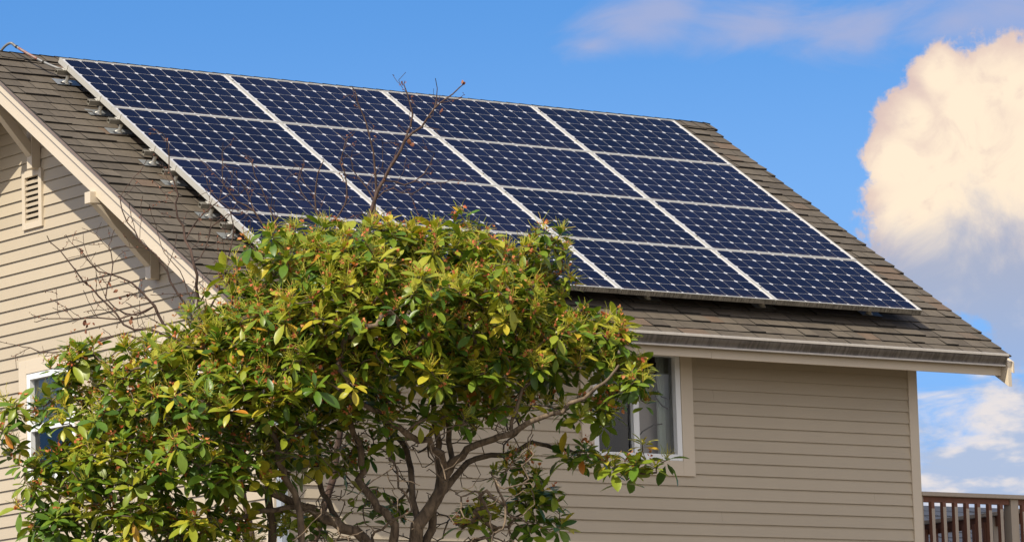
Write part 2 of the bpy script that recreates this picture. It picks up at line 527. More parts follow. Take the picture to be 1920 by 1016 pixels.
def siding(P, a_rng, z_lo, z_hi, holes, seams=True):
    """P(a, z, out) -> point; a_rng(z) -> (a0, a1)"""
    mb = MB()
    k0 = math.floor((ZB0 - z_hi) / PITCH_SID) - 1
    k1 = math.ceil((ZB0 - z_lo) / PITCH_SID) + 1
    for k in range(k0, k1):
        zb = ZB0 - k * PITCH_SID; zt = zb + PITCH_SID
        tt = random.random()
        def out(z): return 0.0165 - 0.0145 * (z - zb) / PITCH_SID
        cuts = sorted({max(zb, z_lo), min(zt, z_hi)} | {h[i] for h in holes for i in (2, 3) if zb < h[i] < zt})
        js = []
        if seams:
            a = random.uniform(-9, -2)
            while a < 9:
                a += random.uniform(4.5, 9.0); js.append(a)
        for z0, z1 in zip(cuts[:-1], cuts[1:]):
            if z1 - z0 < 1e-5: continue
            A0, B0 = a_rng(z0); A1, B1 = a_rng(z1)
            if B0 <= A0: continue
            if B1 < A1: A1 = B1 = (A1 + B1) / 2
            iv = [(A0, B0, A1, B1)]
            zm = (z0 + z1) / 2
            brk = [(h[0], h[1]) for h in holes if h[2] < zm < h[3]] + [(j - 0.0005, j + 0.0005) for j in js]
            for h0, h1 in brk:
                nv = []
                for (p, q_, r, s) in iv:
                    if max(p, r) < h0 and min(q_, s) > h1:
                        nv += [(p, h0, r, h0), (h1, q_, h1, s)]
                    elif h0 <= max(p, r) and h1 >= min(q_, s): pass
                    else: nv.append((p, q_, r, s))
                iv = nv
            for (p, q_, r, s) in iv:
                mb.poly([P(p, z0, out(z0)), P(q_, z0, out(z0)), P(s, z1, out(z1)), P(r, z1, out(z1))], 0, tt)
                if abs(z1 - zt) < 1e-6 and z_hi - zt > 0.03:      # tongue running up behind the next board
                    mb.poly([P(r, z1, out(z1)), P(s, z1, out(z1)), P(s, z1 + 0.022, 0.0005), P(r, z1 + 0.022, 0.0005)], 0, tt)
                if abs(z0 - zb) < 1e-6:
                    mb.poly([P(p, z0, 0.0125), P(q_, z0, 0.0125), P(q_, z0, 0.0165), P(p, z0, 0.0165)], 0, tt)
                    mb.poly([P(p, z0, 0.0125), P(q_, z0, 0.0125), P(q_, z0 + 0.022, 0.0085), P(p, z0 + 0.022, 0.0085)], 0, tt)
    # dark sheathing just behind the boards
    return mb
def sheath(mb, P, a_rng, z_lo, z_hi, holes, mi=1):
    zs = sorted({z_lo, z_hi} | {h[i] for h in holes for i in (2, 3)} | set(np.linspace(z_lo, z_hi, 12)))
    for z0, z1 in zip(zs[:-1], zs[1:]):
        A0, B0 = a_rng(z0); A1, B1 = a_rng(z1)
        if B1 < A1: A1 = B1 = (A1 + B1) / 2
        iv = [(A0, B0, A1, B1)]; zm = (z0 + z1) / 2
        for h in holes:
            if h[2] < zm < h[3]:
                nv = []
                for (p, q_, r, s) in iv:
                    if max(p, r) < h[0] and min(q_, s) > h[1]: nv += [(p, h[0], r, h[0]), (h[1], q_, h[1], s)]
                    else: nv.append((p, q_, r, s))
                iv = nv
        for (p, q_, r, s) in iv:
            mb.poly([P(p, z0, -0.001), P(q_, z0, -0.001), P(s, z1, -0.001), P(r, z1, -0.001)], mi)

def zroof(y): return -0.204 + T * (y if y <= YR else 2 * YR - y)     # roof surface above a point of the wall
ZE = zroof(YF) - 0.05
def gable_rng(z):
    # width of the gable at height z
    c = -0.204 - 0.06
    if z <= c + T * YF: return (YF, YB)
    y = (z - c) / T
    return (y, 2 * YR - y)
win_f = (3.11, 4.06, -3.54, -2.60)      # opening x0,x1,z0,z1
w1 = (-0.13, 0.67, -3.52, -2.57)        # gable windows: y0,y1,z0,z1
w2 = (-2.03, -1.23, -3.52, -2.57)
ven = (0.375, 0.635, -1.33, -0.90)
ZTOP = -0.264 + T * YR
mb = siding(lambda a, z, o: (a, YF - o, z), lambda z: (XL, XR), GZ, -2.45, [win_f])
sheath(mb, lambda a, z, o: (a, YF - o, z), lambda z: (XL, XR), GZ, -2.45, [win_f])
part(mb, 'front_wall', [M['siding'], M['backing']], fix=False)
mb = siding(lambda a, z, o: (XL - o, a, z), gable_rng, GZ, ZTOP, [w1, w2, ven], seams=False)
sheath(mb, lambda a, z, o: (XL - o, a, z), gable_rng, GZ, ZTOP, [w1, w2, ven])
part(mb, 'gable_wall', [M['siding'], M['backing']], fix=False)
mb = siding(lambda a, z, o: (XR + o, a, z), gable_rng, GZ, ZTOP, [], seams=False)
sheath(mb, lambda a, z, o: (XR + o, a, z), gable_rng, GZ, ZTOP, [])
part(mb, 'gable_wall', [M['siding'], M['backing']], fix=False)
mb = siding(lambda a, z, o: (a, YB + o, z), lambda z: (XL, XR), GZ, -2.45, [])
sheath(mb, lambda a, z, o: (a, YB + o, z), lambda z: (XL, XR), GZ, -2.45, [])
part(mb, 'back_wall', [M['siding'], M['backing']], fix=False)
# corner boards
for (cx, cy, sx, sy) in ((XL, YF, -1, -1), (XR, YF, 1, -1), (XL, YB, -1, 1), (XR, YB, 1, 1)):
    mb = MB()
    zt = zroof(cy if cy < YR else 2 * YR - cy) - 0.05
    x0, x1 = sorted((cx + sx * 0.022, cx - sx * 0.08)); y0, y1 = sorted((cy + sy * 0.022, cy))
    mb.box(x0, x1, y0, y1, GZ, zt)
    x0, x1 = sorted((cx + sx * 0.022, cx)); y0, y1 = sorted((cy, cy - sy * 0.09))
    mb.box(x0, x1, y0, y1, GZ, zt)
    part(mb, 'corner_board', M['trim'])

# --- roof
UL, UR = -0.65, 7.33
VSTEP = 0.1456
def shingles(fn):
    mb = MB()
    vk = [0.15 + VSTEP * k for k in range(-4, 30)]
    prev = None
    for k, vb in enumerate(vk):
        va = max(vb - VSTEP - 0.025, -0.452)
        u = UL - random.uniform(0, 0.2)
        while u < UR:
            wd = random.choice((0.12, 0.15, 0.18, 0.20, 0.23, 0.27)) * random.uniform(0.9, 1.1)
            a, b = max(u, UL), min(u + wd, UR)
            if UR - b < 0.05: b = UR
            u += wd
            if b - a < 0.02: continue
            thick = random.choice((0.010, 0.011, 0.012, 0.013, 0.019, 0.020))
            n0 = -0.1785
            lowv = vb + random.uniform(-0.003, 0.003)
            tt = random.random() * 0.9
            if random.random() < 0.05: tt = 0.95 + random.random() * 0.05
            segs = max(2, int((b - a) / 0.07))
            ga, gb = a + 0.0030, b - 0.0030
            us = np.linspace(ga, gb, segs + 1)
            js = [random.uniform(-0.002, 0.002) for _ in us]
            jn = [random.uniform(-0.0012, 0.0016) for _ in us]
            if k and abs(ga - UL) < 0.01: js[0] += 0
            for i in range(segs):
                p0 = fn(us[i], va, n0 + 0.001); p1 = fn(us[i + 1], va, n0 + 0.001)
                q0 = fn(us[i], lowv + js[i], n0 + thick + jn[i]); q1 = fn(us[i + 1], lowv + js[i + 1], n0 + thick + jn[i + 1])
                r0 = fn(us[i], lowv + js[i], n0 - 0.002); r1 = fn(us[i + 1], lowv + js[i + 1], n0 - 0.002)
                mb.poly([p0, q0, q1, p1], 0, tt); mb.poly([q0, r0, r1, q1], 1, tt)
            mb.poly([fn(ga, va, n0 + 0.001), fn(ga, va, n0 - 0.002), fn(ga, lowv + js[0], n0 - 0.002), fn(ga, lowv + js[0], n0 + thick + jn[0])], 1, tt)
            mb.poly([fn(gb, va, n0 + 0.001), fn(gb, lowv + js[-1], n0 + thick + jn[-1]), fn(gb, lowv + js[-1], n0 - 0.002), fn(gb, va, n0 - 0.002)], 1, tt)
    # felt and deck beneath
    mb.box(UL + 0.012, UR - 0.012, -0.452, 4.36, -0.186, -0.1805, 1, 0.5, fn)
    return mb
roof = None
for nm, fn in (('roof_slope', rf), ('roof_slope', rb)):
    mb = shingles(fn)
    o = part(mb, nm, [M['shingle'], M['felt']], fix=True)
    if roof is None: roof = o
    mb = MB(); mb.box(UL + 0.05, UR - 0.05, -0.452 + 0.01, 4.31, -0.205, -0.188, 0, 0.5, fn)
    part(mb, 'roof_deck', M['soffit'])
    mb = MB()
    for ua, ub in ((UL + 0.006, UL + 0.034), (UR - 0.034, UR - 0.006)):
        mb = MB(); mb.box(ua, ub, -0.45, 4.355, -0.205, -0.1815, 0, 0.5, fn)
        part(mb, 'drip_edge', M['drip'])
# ridge cap: bent pieces lapping one another
mb = MB()
u = UL - 0.03
while u < UR + 0.03:
    ue = min(u + 0.30, UR + 0.045)
    tt = random.random() * 0.9
    for sgn, fn in ((0, rf), (1, rb)):
        j = random.uniform(-0.004, 0.004); n_a = -0.172 - 0.004; n_b = n_a + 0.012
        vv = [-0.462, -0.44, -0.38, -0.31 + j]
        nn_ = [0.000, 0.004, 0.008, 0.012]
        for i in range(3):
            # piece rises towards its free end
            a = fn(u, vv[i], n_b + nn_[i]); b_ = fn(u, vv[i + 1], n_b + nn_[i + 1])
            c = fn(ue, vv[i + 1], n_a + nn_[i + 1]); d = fn(ue, vv[i], n_a + nn_[i])
            mb.poly([a, b_, c, d], 0, tt)
        a = fn(u, vv[3], n_b + nn_[3]); d = fn(ue, vv[3], n_a + nn_[3])
        mb.poly([a, fn(u, vv[3], n_b - 0.008), fn(ue, vv[3], n_a - 0.008), d], 1, tt)
        mb.poly([fn(u, vv[0], n_b - 0.004), fn(u, vv[3], n_b - 0.008), fn(u, vv[3], n_b), fn(u, vv[0], n_b + .004)], 1, tt)
        if ue > UR:
            mb.poly([fn(ue, vv[0], n_a - 0.004), fn(ue, vv[3], n_a - 0.008), fn(ue, vv[3], n_a), fn(ue, vv[0], n_a + .004)], 1, tt)
        # underside
        mb.poly([fn(u, vv[0], n_b - 0.006), fn(u, vv[3], n_b - 0.010), fn(ue, vv[3], n_a - 0.010), fn(ue, vv[0], n_a - 0.006)], 1, tt)
    u += 0.145
part(mb, 'ridge_cap', [M['shingle'], M['felt']], fix=False)

# barge boards: main board with a narrower trim board on its upper edge
def barge(x0, x1, ct, cb, yend, name):
    for half in (0, 1):
        prof = [(YR, ct + T * YR), (yend, ct + T * yend), (yend, cb + T * yend), (YR, cb + T * YR)]
        if half: prof = [(2 * YR - y, z) for y, z in prof]
        mb = MB(); mb.prism(prof, x0, x1)
        part(mb, name, M['trim'], bevel=0.002)
barge(-0.600, -0.560, -0.232, -0.452, -3.585, 'barge_board')
barge(-0.622, -0.600, -0.228, -0.325, -3.60, 'barge_trim')
barge(7.240, 7.282, -0.232, -0.452, -3.585, 'barge_board')
barge(7.282, 7.304, -0.228, -0.325, -3.60, 'barge_trim')
# fascia and gutter
for sy, fy in ((-1, lambda y: y), (1, lambda y: 2 * YR - y)):
    mb = MB(); y0, y1 = sorted((fy(-3.50), fy(-3.478)))
    mb.box(-0.558, 4.0, y0, y1, -2.728, -2.572); mb.box(4.002, 7.238, y0, y1, -2.730, -2.572)
    part(mb, 'fascia', M['trim'])
    body = [(-3.503, -2.565), (-3.503, -2.650), (-3.560, -2.654), (-3.566, -2.652)]
    mb = MB()
    P2 = [(-3.5025, -2.556), (-3.5025, -2.654), (-3.562, -2.656), (-3.567, -2.644), (-3.568, -2.632), (-3.578, -2.618), (-3.592, -2.604), (-3.602, -2.588), (-3.604, -2.570)]
    off = [(y + (0.003 if i > 1 else 0.003), z + 0.003) for i, (y, z) in enumerate(P2)]
    prof = [(fy(y), z) for y, z in P2] + [(fy(y), z) for y, z in reversed(off)]
    mb.prism(prof, -0.553, 7.225, mi=0)
    mb.prism([(fy(y), z) for y, z in P2], 7.2255, 7.229, mi=0)
    mb.prism([(fy(y), z) for y, z in P2], -0.5565, -0.5535, mi=0)
    mb.prism([(fy(-3.6045), -2.575), (fy(-3.620), -2.575), (fy(-3.622), -2.556), (fy(-3.602), -2.551)], -0.556, 7.229, mi=1)
    mb.prism([(fy(-3.5625), -2.660), (fy(-3.5715), -2.658), (fy(-3.5715), -2.646), (fy(-3.567), -2.644)], -0.556, 7.229, mi=1)
    part(mb, 'gutter', [M['gutter'], M['lip']])
# plaster of the eave: boards under the rafters close the gap between wall and fascia
for k in range(12):
    x = 0.2 + k * 0.575; mb = MB()
    mb.prism([(YF + 0.01, zroof(YF) - 0.055), (-3.476, zroof(-3.476) - 0.030), (-3.476, zroof(-3.476) - 0.13), (YF + 0.01, zroof(YF) - 0.19)], x, x + 0.04)
    part(mb, 'rafter_tail', M['soffit'])
mb = MB(); mb.box(XL + 0.03, XR - 0.03, YF - 0.020, YF - 0.001, -2.47, zroof(YF) - 0.03)
part(mb, 'frieze_board', M['trim'])
# downspout, corrugated
mb = MB()
prof = []
x0, x1, y0, y1 = 0.000, 0.058, -3.105, -3.035
nn_ = 5
for i in range(nn_ * 2 + 1): prof.append((x0 + (x1 - x0) * i / (nn_ * 2), y0 + (0.004 if i % 2 else 0)))
for i in range(nn_ * 2 + 1): prof.append((x1 - (0.004 if i % 2 else 0), y0 + (y1 - y0) * i / (nn_ * 2)))
for i in range(nn_ * 2 + 1): prof.append((x1 - (x1 - x0) * i / (nn_ * 2), y1 - (0.004 if i % 2 else 0)))
for i in range(nn_ * 2 + 1): prof.append((x0 + (0.004 if i % 2 else 0), y1 - (y1 - y0) * i / (nn_ * 2)))
nP = len(prof); b0 = len(mb.v)
for z in (GZ + 0.1, -2.95):
    for p in prof: mb.v.append((p[0], p[1], z))
for i in range(nP):
    j = (i + 1) % nP
    mb.f.append((b0 + i, b0 + j, b0 + nP + j, b0 + nP + i)); mb.mi.append(0); mb.tint.append(.5)
mb.tube([(0.029, -3.07, -2.96), (0.029, -3.10, -2.90), (0.029, -3.45, -2.72), (0.029, -3.535, -2.66)], 0.03, 10)
part(mb, 'downspout', M['spout'])

# brackets
for yb in (0.42, -1.41, -3.0, 2 * YR + 1.41 - 0.05, 2 * YR + 2.9):
    h = 0.042
    zt = zroof(yb) - 0.27 + (0.05 if abs(yb - .42) < .1 else 0)
    zt = zroof(yb) - 0.235
    if abs(yb - .42) < .1: zt = -0.13
    mb = MB()
    mb.box(-0.655, -0.012, yb - h, yb + h, zt - 0.092, zt)                        # outlooker beam
    part(mb, 'bracket_beam', M['trim'], bevel=0.003)
    zpb = zt - 0.66 if abs(yb - .42) > .1 else -0.875
    if abs(yb + 1.41) < .1: zpb = -2.045
    mb = MB(); mb.box(-0.10, -0.014, yb - h + 0.001, yb + h - 0.001, zpb, zt - 0.093)
    part(mb, 'bracket_post', M['trim'], bevel=0.003)
    mb = MB()
    zs0 = zt - 0.094; zs1 = zpb + 0.10
    mb.prism([(-0.60, zs0), (-0.50, zs0), (-0.101, zs1 + 0.115), (-0.101, zs1)], yb - h + 0.004, yb + h - 0.004, fn=lambda x, a, b: (a, x, b))
    part(mb, 'bracket_strut', M['trim'], bevel=0.003)

# gable vent
def on_left(y0, y1, z0, z1, o0, o1, mb, mi=0): mb.box(XL - o1, XL - o0, y0, y1, z0, z1, mi)
mb = MB()
vy0, vy1, vz0, vz1 = 0.345, 0.665, -1.365, -0.87
on_left(vy0, vy0 + 0.050, vz0, vz1, 0.0, 0.034, mb); on_left(vy1 - 0.050, vy1, vz0, vz1, 0.0, 0.034, mb)
on_left(vy0 + 0.050, vy1 - 0.050, vz1 - 0.055, vz1, 0.0, 0.034, mb); on_left(vy0 + 0.050, vy1 - 0.050, vz0, vz0 + 0.055, 0.0, 0.034, mb)
vent = part(mb, 'vent_frame', M['trim'], bevel=0.002)
mb = MB()
for k in range(8):
    z = vz1 - 0.070 - k * 0.0475
    mb.prism([(XL - 0.028, z - 0.044), (XL - 0.028, z - 0.026), (XL + 0.010, z + 0.004), (XL + 0.010, z - 0.005)], vy0 + 0.050, vy1 - 0.050, fn=lambda x, a, b: (a, x, b))
part(mb, 'vent_louvres', M['siding'])
mb = MB(); mb.box(XL + 0.05, XL + 0.06, vy0, vy1, vz0, vz1); part(mb, 'vent_screen', M['backing'])

# windows: F maps (along, z, out) to the wall
def window(F, a0, a1, z0, z1, tw, slider):
    """opening a0..a1, z0..z1; tw trim width"""
    def bx(mb, p, q_, r, s, o0, o1, mi=0): mb.box(p, q_, r, s, o0, o1, mi, 0.5, lambda a, z, o: F(a, z, o))
    mb = MB()
    bx(mb, a0 - tw, a0 + 0.012, z0 - tw, z1 + tw, 0.0, 0.026); bx(mb, a1 - 0.012, a1 + tw, z0 - tw, z1 + tw, 0.0, 0.026)
    bx(mb, a0 + 0.0125, a1 - 0.0125, z1 - 0.012, z1 + tw, 0.0, 0.0255); bx(mb, a0 + 0.0125, a1 - 0.0125, z0 - tw, z0 + 0.012, 0.0, 0.0255)
    wt = part(mb, 'window', M['trim'], bevel=0.002)
    mb = MB(); fw = 0.052
    A0, A1, Z0, Z1 = a0 + 0.013, a1 - 0.013, z0 + 0.013, z1 - 0.013
    bx(mb, A0, A0 + fw, Z0, Z1, -0.07, 0.020); bx(mb, A1 - fw, A1, Z0, Z1, -0.07, 0.020)
    bx(mb, A0 + fw, A1 - fw, Z0, Z0 + fw, -0.07, 0.0195); bx(mb, A0 + fw, A1 - fw, Z1 - fw, Z1, -0.07, 0.0195)
    if slider:
        am = A0 + (A1 - A0) * 0.49
        bx(mb, am - 0.03, am + 0.03, Z0 + fw, Z1 - fw, -0.05, 0.014)
    else:
        zm = (Z0 + Z1) / 2 - 0.0
        bx(mb, A0 + fw, A1 - fw, zm - 0.03, zm + 0.03, -0.05, 0.014)
    fr = mb.build('window_frame', M['vinyl'], wt, bevel=0.003)
    mb = MB(); pq = [F(A0 + fw, Z0 + fw, -0.027), F(A1 - fw, Z0 + fw, -0.027), F(A1 - fw, Z1 - fw, -0.027), F(A0 + fw, Z1 - fw, -0.027)]
    mb.poly(pq if slider else pq[::-1])
    mb.build('pane', M['glass'], wt, fix=False)
    # the dim room seen through it
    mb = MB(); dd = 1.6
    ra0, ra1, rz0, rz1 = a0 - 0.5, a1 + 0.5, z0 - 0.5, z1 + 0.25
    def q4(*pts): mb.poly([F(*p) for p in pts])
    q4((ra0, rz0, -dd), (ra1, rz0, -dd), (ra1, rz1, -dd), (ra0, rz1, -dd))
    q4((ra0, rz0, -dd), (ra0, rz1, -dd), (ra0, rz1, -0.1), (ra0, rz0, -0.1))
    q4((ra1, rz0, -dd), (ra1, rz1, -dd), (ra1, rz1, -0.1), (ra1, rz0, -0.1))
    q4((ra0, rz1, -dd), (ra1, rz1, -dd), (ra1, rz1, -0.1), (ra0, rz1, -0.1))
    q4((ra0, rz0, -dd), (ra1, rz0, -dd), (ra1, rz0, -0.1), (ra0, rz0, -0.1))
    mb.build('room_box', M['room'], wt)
    return wt, (A0 + fw, A1 - fw, Z0 + fw, Z1 - fw)
def curtain(F, a0, a1, z0, z1, depth, wt, name='curtain', mat_='curtain', amp=0.018, waves=5):
    mb = MB(); N = waves * 8
    for i in range(N):
        p, q_ = [a0 + (a1 - a0) * k / N for k in (i, i + 1)]
        op, oq = [-depth + amp * math.sin(2 * math.pi * waves * k / N + 0.6 * math.sin(k * 0.7)) for k in (i, i + 1)]
        mb.poly([F(p, z0, op), F(q_, z0, oq), F(q_, z1, oq), F(p, z1, op)])
    mb.build(name, M[mat_], wt, smooth=True, fix=False)
FF = lambda a, z, o: (a, YF - o, z)
FL = lambda a, z, o: (XL - o, a, z)
wt, (a0, a1, z0, z1) = window(FF, *win_f[:2], win_f[2], win_f[3], 0.112, True)
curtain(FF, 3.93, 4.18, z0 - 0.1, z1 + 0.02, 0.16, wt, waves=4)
mb = MB(); mb.box(3.70, 4.25, -0.25, -0.24, z0 - 0.1, -2.815, 0, 0.5, lambda a, o, z: FF(a, z, o)); mb.build('reflection_patch', M['reflection'], wt)  # coloured board inside stands in for a grey-mauve reflection in the pane
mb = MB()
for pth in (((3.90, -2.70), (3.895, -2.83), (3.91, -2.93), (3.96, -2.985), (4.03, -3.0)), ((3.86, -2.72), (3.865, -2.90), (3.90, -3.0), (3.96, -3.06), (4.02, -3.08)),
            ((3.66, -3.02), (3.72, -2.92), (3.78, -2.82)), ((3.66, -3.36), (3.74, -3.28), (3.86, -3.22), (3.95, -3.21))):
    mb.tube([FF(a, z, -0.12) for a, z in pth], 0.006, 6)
mb.build('reflected_wires', M['felt'], wt)  # dark tubes shaped to look like wire lines reflected in the glass
for ww in (w1, w2):
    wt, (a0, a1, z0, z1) = window(FL, *ww[:2], ww[2], ww[3], 0.105, False)
    mb = MB(); z = z1
    while z > (z0 + z1) / 2 + 0.02:
        mb.poly([FL(a0 - 0.02, z, -0.060), FL(a1 + 0.02, z, -0.060), FL(a1 + 0.02, z - 0.027, -0.078), FL(a0 - 0.02, z - 0.027, -0.078)]); z -= 0.030
    mb.build('blind', M['blind'], wt, fix=False)

# ------------------------------------------------------------------ solar panels
PU, PV = 1.6525, 0.98405
cellc = 0.158
def panel_meshes():
    # local: x right, y up the slope, z off the roof; origin at the centre of the panel's underside
    w_, h_ = 1.58, 0.948
    mu, mv = 0.0315, 0.0168
    X0, X1, Y0, Y1 = -w_ / 2 - mu, w_ / 2 + mu, -h_ / 2 - mv, h_ / 2 + mv
    ft = 0.011
    fr = MB()
    z0, z1 = 0.0, 0.046
    fr.box(X0, X0 + ft, Y0, Y1, z0, z1); fr.box(X1 - ft, X1, Y0, Y1, z0, z1)
    fr.box(X0 + ft, X1 - ft, Y1 - ft, Y1, z0, z1)
    fr.box(X0 + ft, X1 - ft, Y0, Y0 + ft, z0, z1)
    # streaked outer skin of the lower edge
    fr.box(X0 + 0.0005, X1 - 0.0005, Y0 - 0.0022, Y0 - 0.0002, z0 + 0.0005, z1 - 0.003, 1)
    bs = MB(); bs.box(X0 + ft - 0.0005, X1 - ft + 0.0005, Y0 + ft - 0.0005, Y1 - ft + 0.0005, 0.036, 0.0405)
    ce = MB()
    rr = random.Random(3)
    for i in range(10):
        for j in range(6):
            cx = -w_ / 2 + cellc * (i + 0.5); cy = -h_ / 2 + cellc * (j + 0.5)
            s = cellc / 2 - 0.0017; sy_ = cellc / 2 - 0.0023; ch = 0.0185
            ce.poly([(cx - s + ch, cy - sy_, 0.0415), (cx + s - ch, cy - sy_, 0.0415), (cx + s, cy - sy_ + ch, 0.0415), (cx + s, cy + sy_ - ch, 0.0415),
                     (cx + s - ch, cy + sy_, 0.0415), (cx - s + ch, cy + sy_, 0.0415), (cx - s, cy + sy_ - ch, 0.0415), (cx - s, cy - sy_ + ch, 0.0415)], 0, rr.random())
    return fr, bs, ce
fr, bs, ce = panel_meshes()
ordn = ['leftmost', 'second from the left', 'third from the left', 'rightmost']
rown = ['top row against the sky', 'second row from the top', 'third row from the top', 'bottom row above the gutter']
proto = None
for r in range(4):
    for c in range(4):
        cu = c * PU + 0.79; cv = r * PV + 0.474
        loc = rf(cu, cv, -0.046)
        if proto is None:
            root = thing('solar_panel', '', 'solar panel', loc, 'solar panels in four rows on the roof')
            root.rotation_euler = (TH, 0, 0)
            fr.build('frame', [M['alu'], M['dirtyframe']], root, fix=True)
            bs.build('backsheet', M['backsheet'], root)
            ce.build('solar_cells', M['cell'], root, fix=False)
            proto = root
        else:
            root = proto.copy(); C.objects.link(root); root.location = loc; root.rotation_euler = (TH + rng.normal(0, 0.0012), rng.normal(0, 0.0008), 0)
            for ch in proto.children:
                k = ch.copy(); C.objects.link(k); k.parent = root
        root['label'] = 'dark blue solar panel, %s in the %s' % (ordn[c], rown[r])

# rails with posts and flashings
railv = [r * PV + d for r in range(4) for d in (0.13, 0.745)]
rl = ['topmost', 'second', 'third', 'fourth', 'fifth', 'sixth', 'seventh', 'lowest']
for i, v in enumerate(railv):
    root = thing('mounting_rail', '%s grey rail end with post and flashing, left of the panels' % (rl[i] + ('' if i in (0, 7) else ' from top')), 'mounting rail', rf(0.03, v, -0.172), 'rails under the solar panels')
    def rpart(mb, name, mt, parent=None, **k):
        o = mb.build(name, mt, None, **k); adopt(o, root); return o
    mb = MB()
    U0, U1 = -0.115 - random.uniform(0, .012), 4 * PU + 0.01
    for (va, vb, na, nb) in ((-0.021, -0.017, -0.088, -0.048), (0.017, 0.021, -0.088, -0.048), (-0.0165, 0.0165, -0.088, -0.084), (-0.0165, 0.0165, -0.058, -0.054)):
        mb.box(U0, U1, v + va, v + vb, na, nb, 0, .5, rf)
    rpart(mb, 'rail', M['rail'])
    mb = MB()
    mb.box(-0.062, -0.0325, v - 0.020, v + 0.020, -0.0475, -0.042, 0, .5, rf)
    mb.box(-0.0365, -0.0325, v - 0.020, v + 0.020, -0.0415, 0.001, 0, .5, rf)
    mb.box(-0.0320, -0.0260, v - 0.020, v + 0.020, 0.0006, 0.0026, 0, .5, rf)
    mb.tube([rf(-0.05, v, -0.042), rf(-0.05, v, -0.034)], 0.007, 6)
    rpart(mb, 'end_clamp', M['alu'])
    for cc_ in range(1, 4):
        mb = MB(); uc = cc_ * PU - 0.03625
        mb.box(uc - 0.012, uc + 0.012, v - 0.020, v + 0.020, 0.0006, 0.0030, 0, .5, rf)
        mb.tube([rf(uc, v - 0.008, 0.002), rf(uc, v - 0.008, 0.009)], 0.0065, 8, 1)
        mb.box(uc - 0.004, uc + 0.004, v - 0.034, v - 0.0205, -0.002, 0.0015, 1, .5, rf)
        rpart(mb, 'mid_clamp', [M['alu'], M['felt']])
    for j, up in enumerate((0.008, 1.28, 2.52, 3.76, 5.0, 6.2)):
        mb = MB()
        mb.tube([rf(up, v, -0.168), rf(up, v, -0.0885)], 0.0155, 12)
        rpart(mb, 'post', M['steel'], smooth=False)
        mb = MB()
        n_ = 20
        prof = [(0.034, -0.1615), (0.031, -0.158), (0.020, -0.152), (0.0135, -0.146)]
        for a in range(n_):
            t0, t1 = 2 * math.pi * a / n_, 2 * math.pi * (a + 1) / n_
            for (r0, n0), (r1, n1_) in zip(prof[:-1], prof[1:]):
                mb.poly([rf(up + r0 * math.cos(t0), v + r0 * math.sin(t0), n0), rf(up + r0 * math.cos(t1), v + r0 * math.sin(t1), n0),
                         rf(up + r1 * math.cos(t1), v + r1 * math.sin(t1), n1_), rf(up + r1 * math.cos(t0), v + r1 * math.sin(t0), n1_)])
        rpart(mb, 'post_collar', M['steel'], smooth=True)
        mb = MB()
        mb.box(up - 0.105, up + 0.125, v - 0.070, v + 0.045, -0.1635, -0.1618, 0, .5, rf)
        rpart(mb, 'flashing', M['flash'])

# conduit over the ridge
def f_pipe(q, p, o):
    q.put(p.inputs['Base Color'], (0.15, 0.15, 0.155)); p.inputs['Metallic'].default_value = 0.0; p.inputs['Roughness'].default_value = 0.4
M['pipe'] = mat('grey_conduit', f_pipe)
ct_ = thing('conduit', 'grey electrical conduit with red warning label bending over the roof ridge', 'conduit', rf(-0.2, -0.3, -0.16))
ctrl = [rb(-0.30, 0.30, -0.14), rb(-0.30, -0.20, -0.135), rb(-0.29, -0.42, -0.115), rf(-0.265, -0.455, -0.085), rf(-0.235, -0.40, -0.088), rf(-0.190, -0.29, -0.092),
        rf(-0.140, -0.17, -0.092), rf(-0.095, -0.07, -0.088), rf(-0.060, 0.00, -0.082), rf(-0.020, 0.045, -0.078), rf(0.05, 0.06, -0.075)]
def cr(pts, n=6):
    pts = [np.array(p, float) for p in pts]; out = []
    P_ = [pts[0]] + pts + [pts[-1]]
    for i in range(1, len(P_) - 2):
        for k in range(n):
            t = k / n
            out.append(0.5 * ((2 * P_[i]) + (-P_[i - 1] + P_[i + 1]) * t + (2 * P_[i - 1] - 5 * P_[i] + 4 * P_[i + 1] - P_[i + 2]) * t * t + (-P_[i - 1] + 3 * P_[i] - 3 * P_[i + 1] + P_[i + 2]) * t ** 3))
    out.append(pts[-1]); return out
cp = cr(ctrl)
mb = MB(); mb.tube(cp, 0.0115, 12)
o = mb.build('conduit_pipe', M['pipe'], None, smooth=True); adopt(o, ct_)
def f_lab(q, p, o):
    s = q.n('ShaderNodeSeparateXYZ'); q.t.links.new(obj_co(q), s.inputs[0])
    n = q.noise(q.vmath('MULTIPLY', obj_co(q), (60, 60, 60)), 1.0, 2, 0.5)
    st2 = q.math('GREATER_THAN', q.math('SINE', q.math('MULTIPLY', q.math('ADD', s.outputs[0], s.outputs[1]), 260)), 0.1)
    q.put(p.inputs['Base Color'], q.mix(q.math('MULTIPLY', st2, 0.7), (0.20, 0.085, 0.065), (0.19, 0.16, 0.15))); p.inputs['Roughness'].default_value = 0.5
M['label'] = mat('red_label', f_lab)
mb = MB(); mb.tube(cp[26:37], 0.0124, 12); o = mb.build('warning_label', M['label'], None, smooth=True); adopt(o, ct_)
for k in (24, 39):
    mb = MB(); mb.tube(cp[k:k + 2], 0.0140, 12); o = mb.build('conduit_coupling', M['felt'], None); adopt(o, ct_)

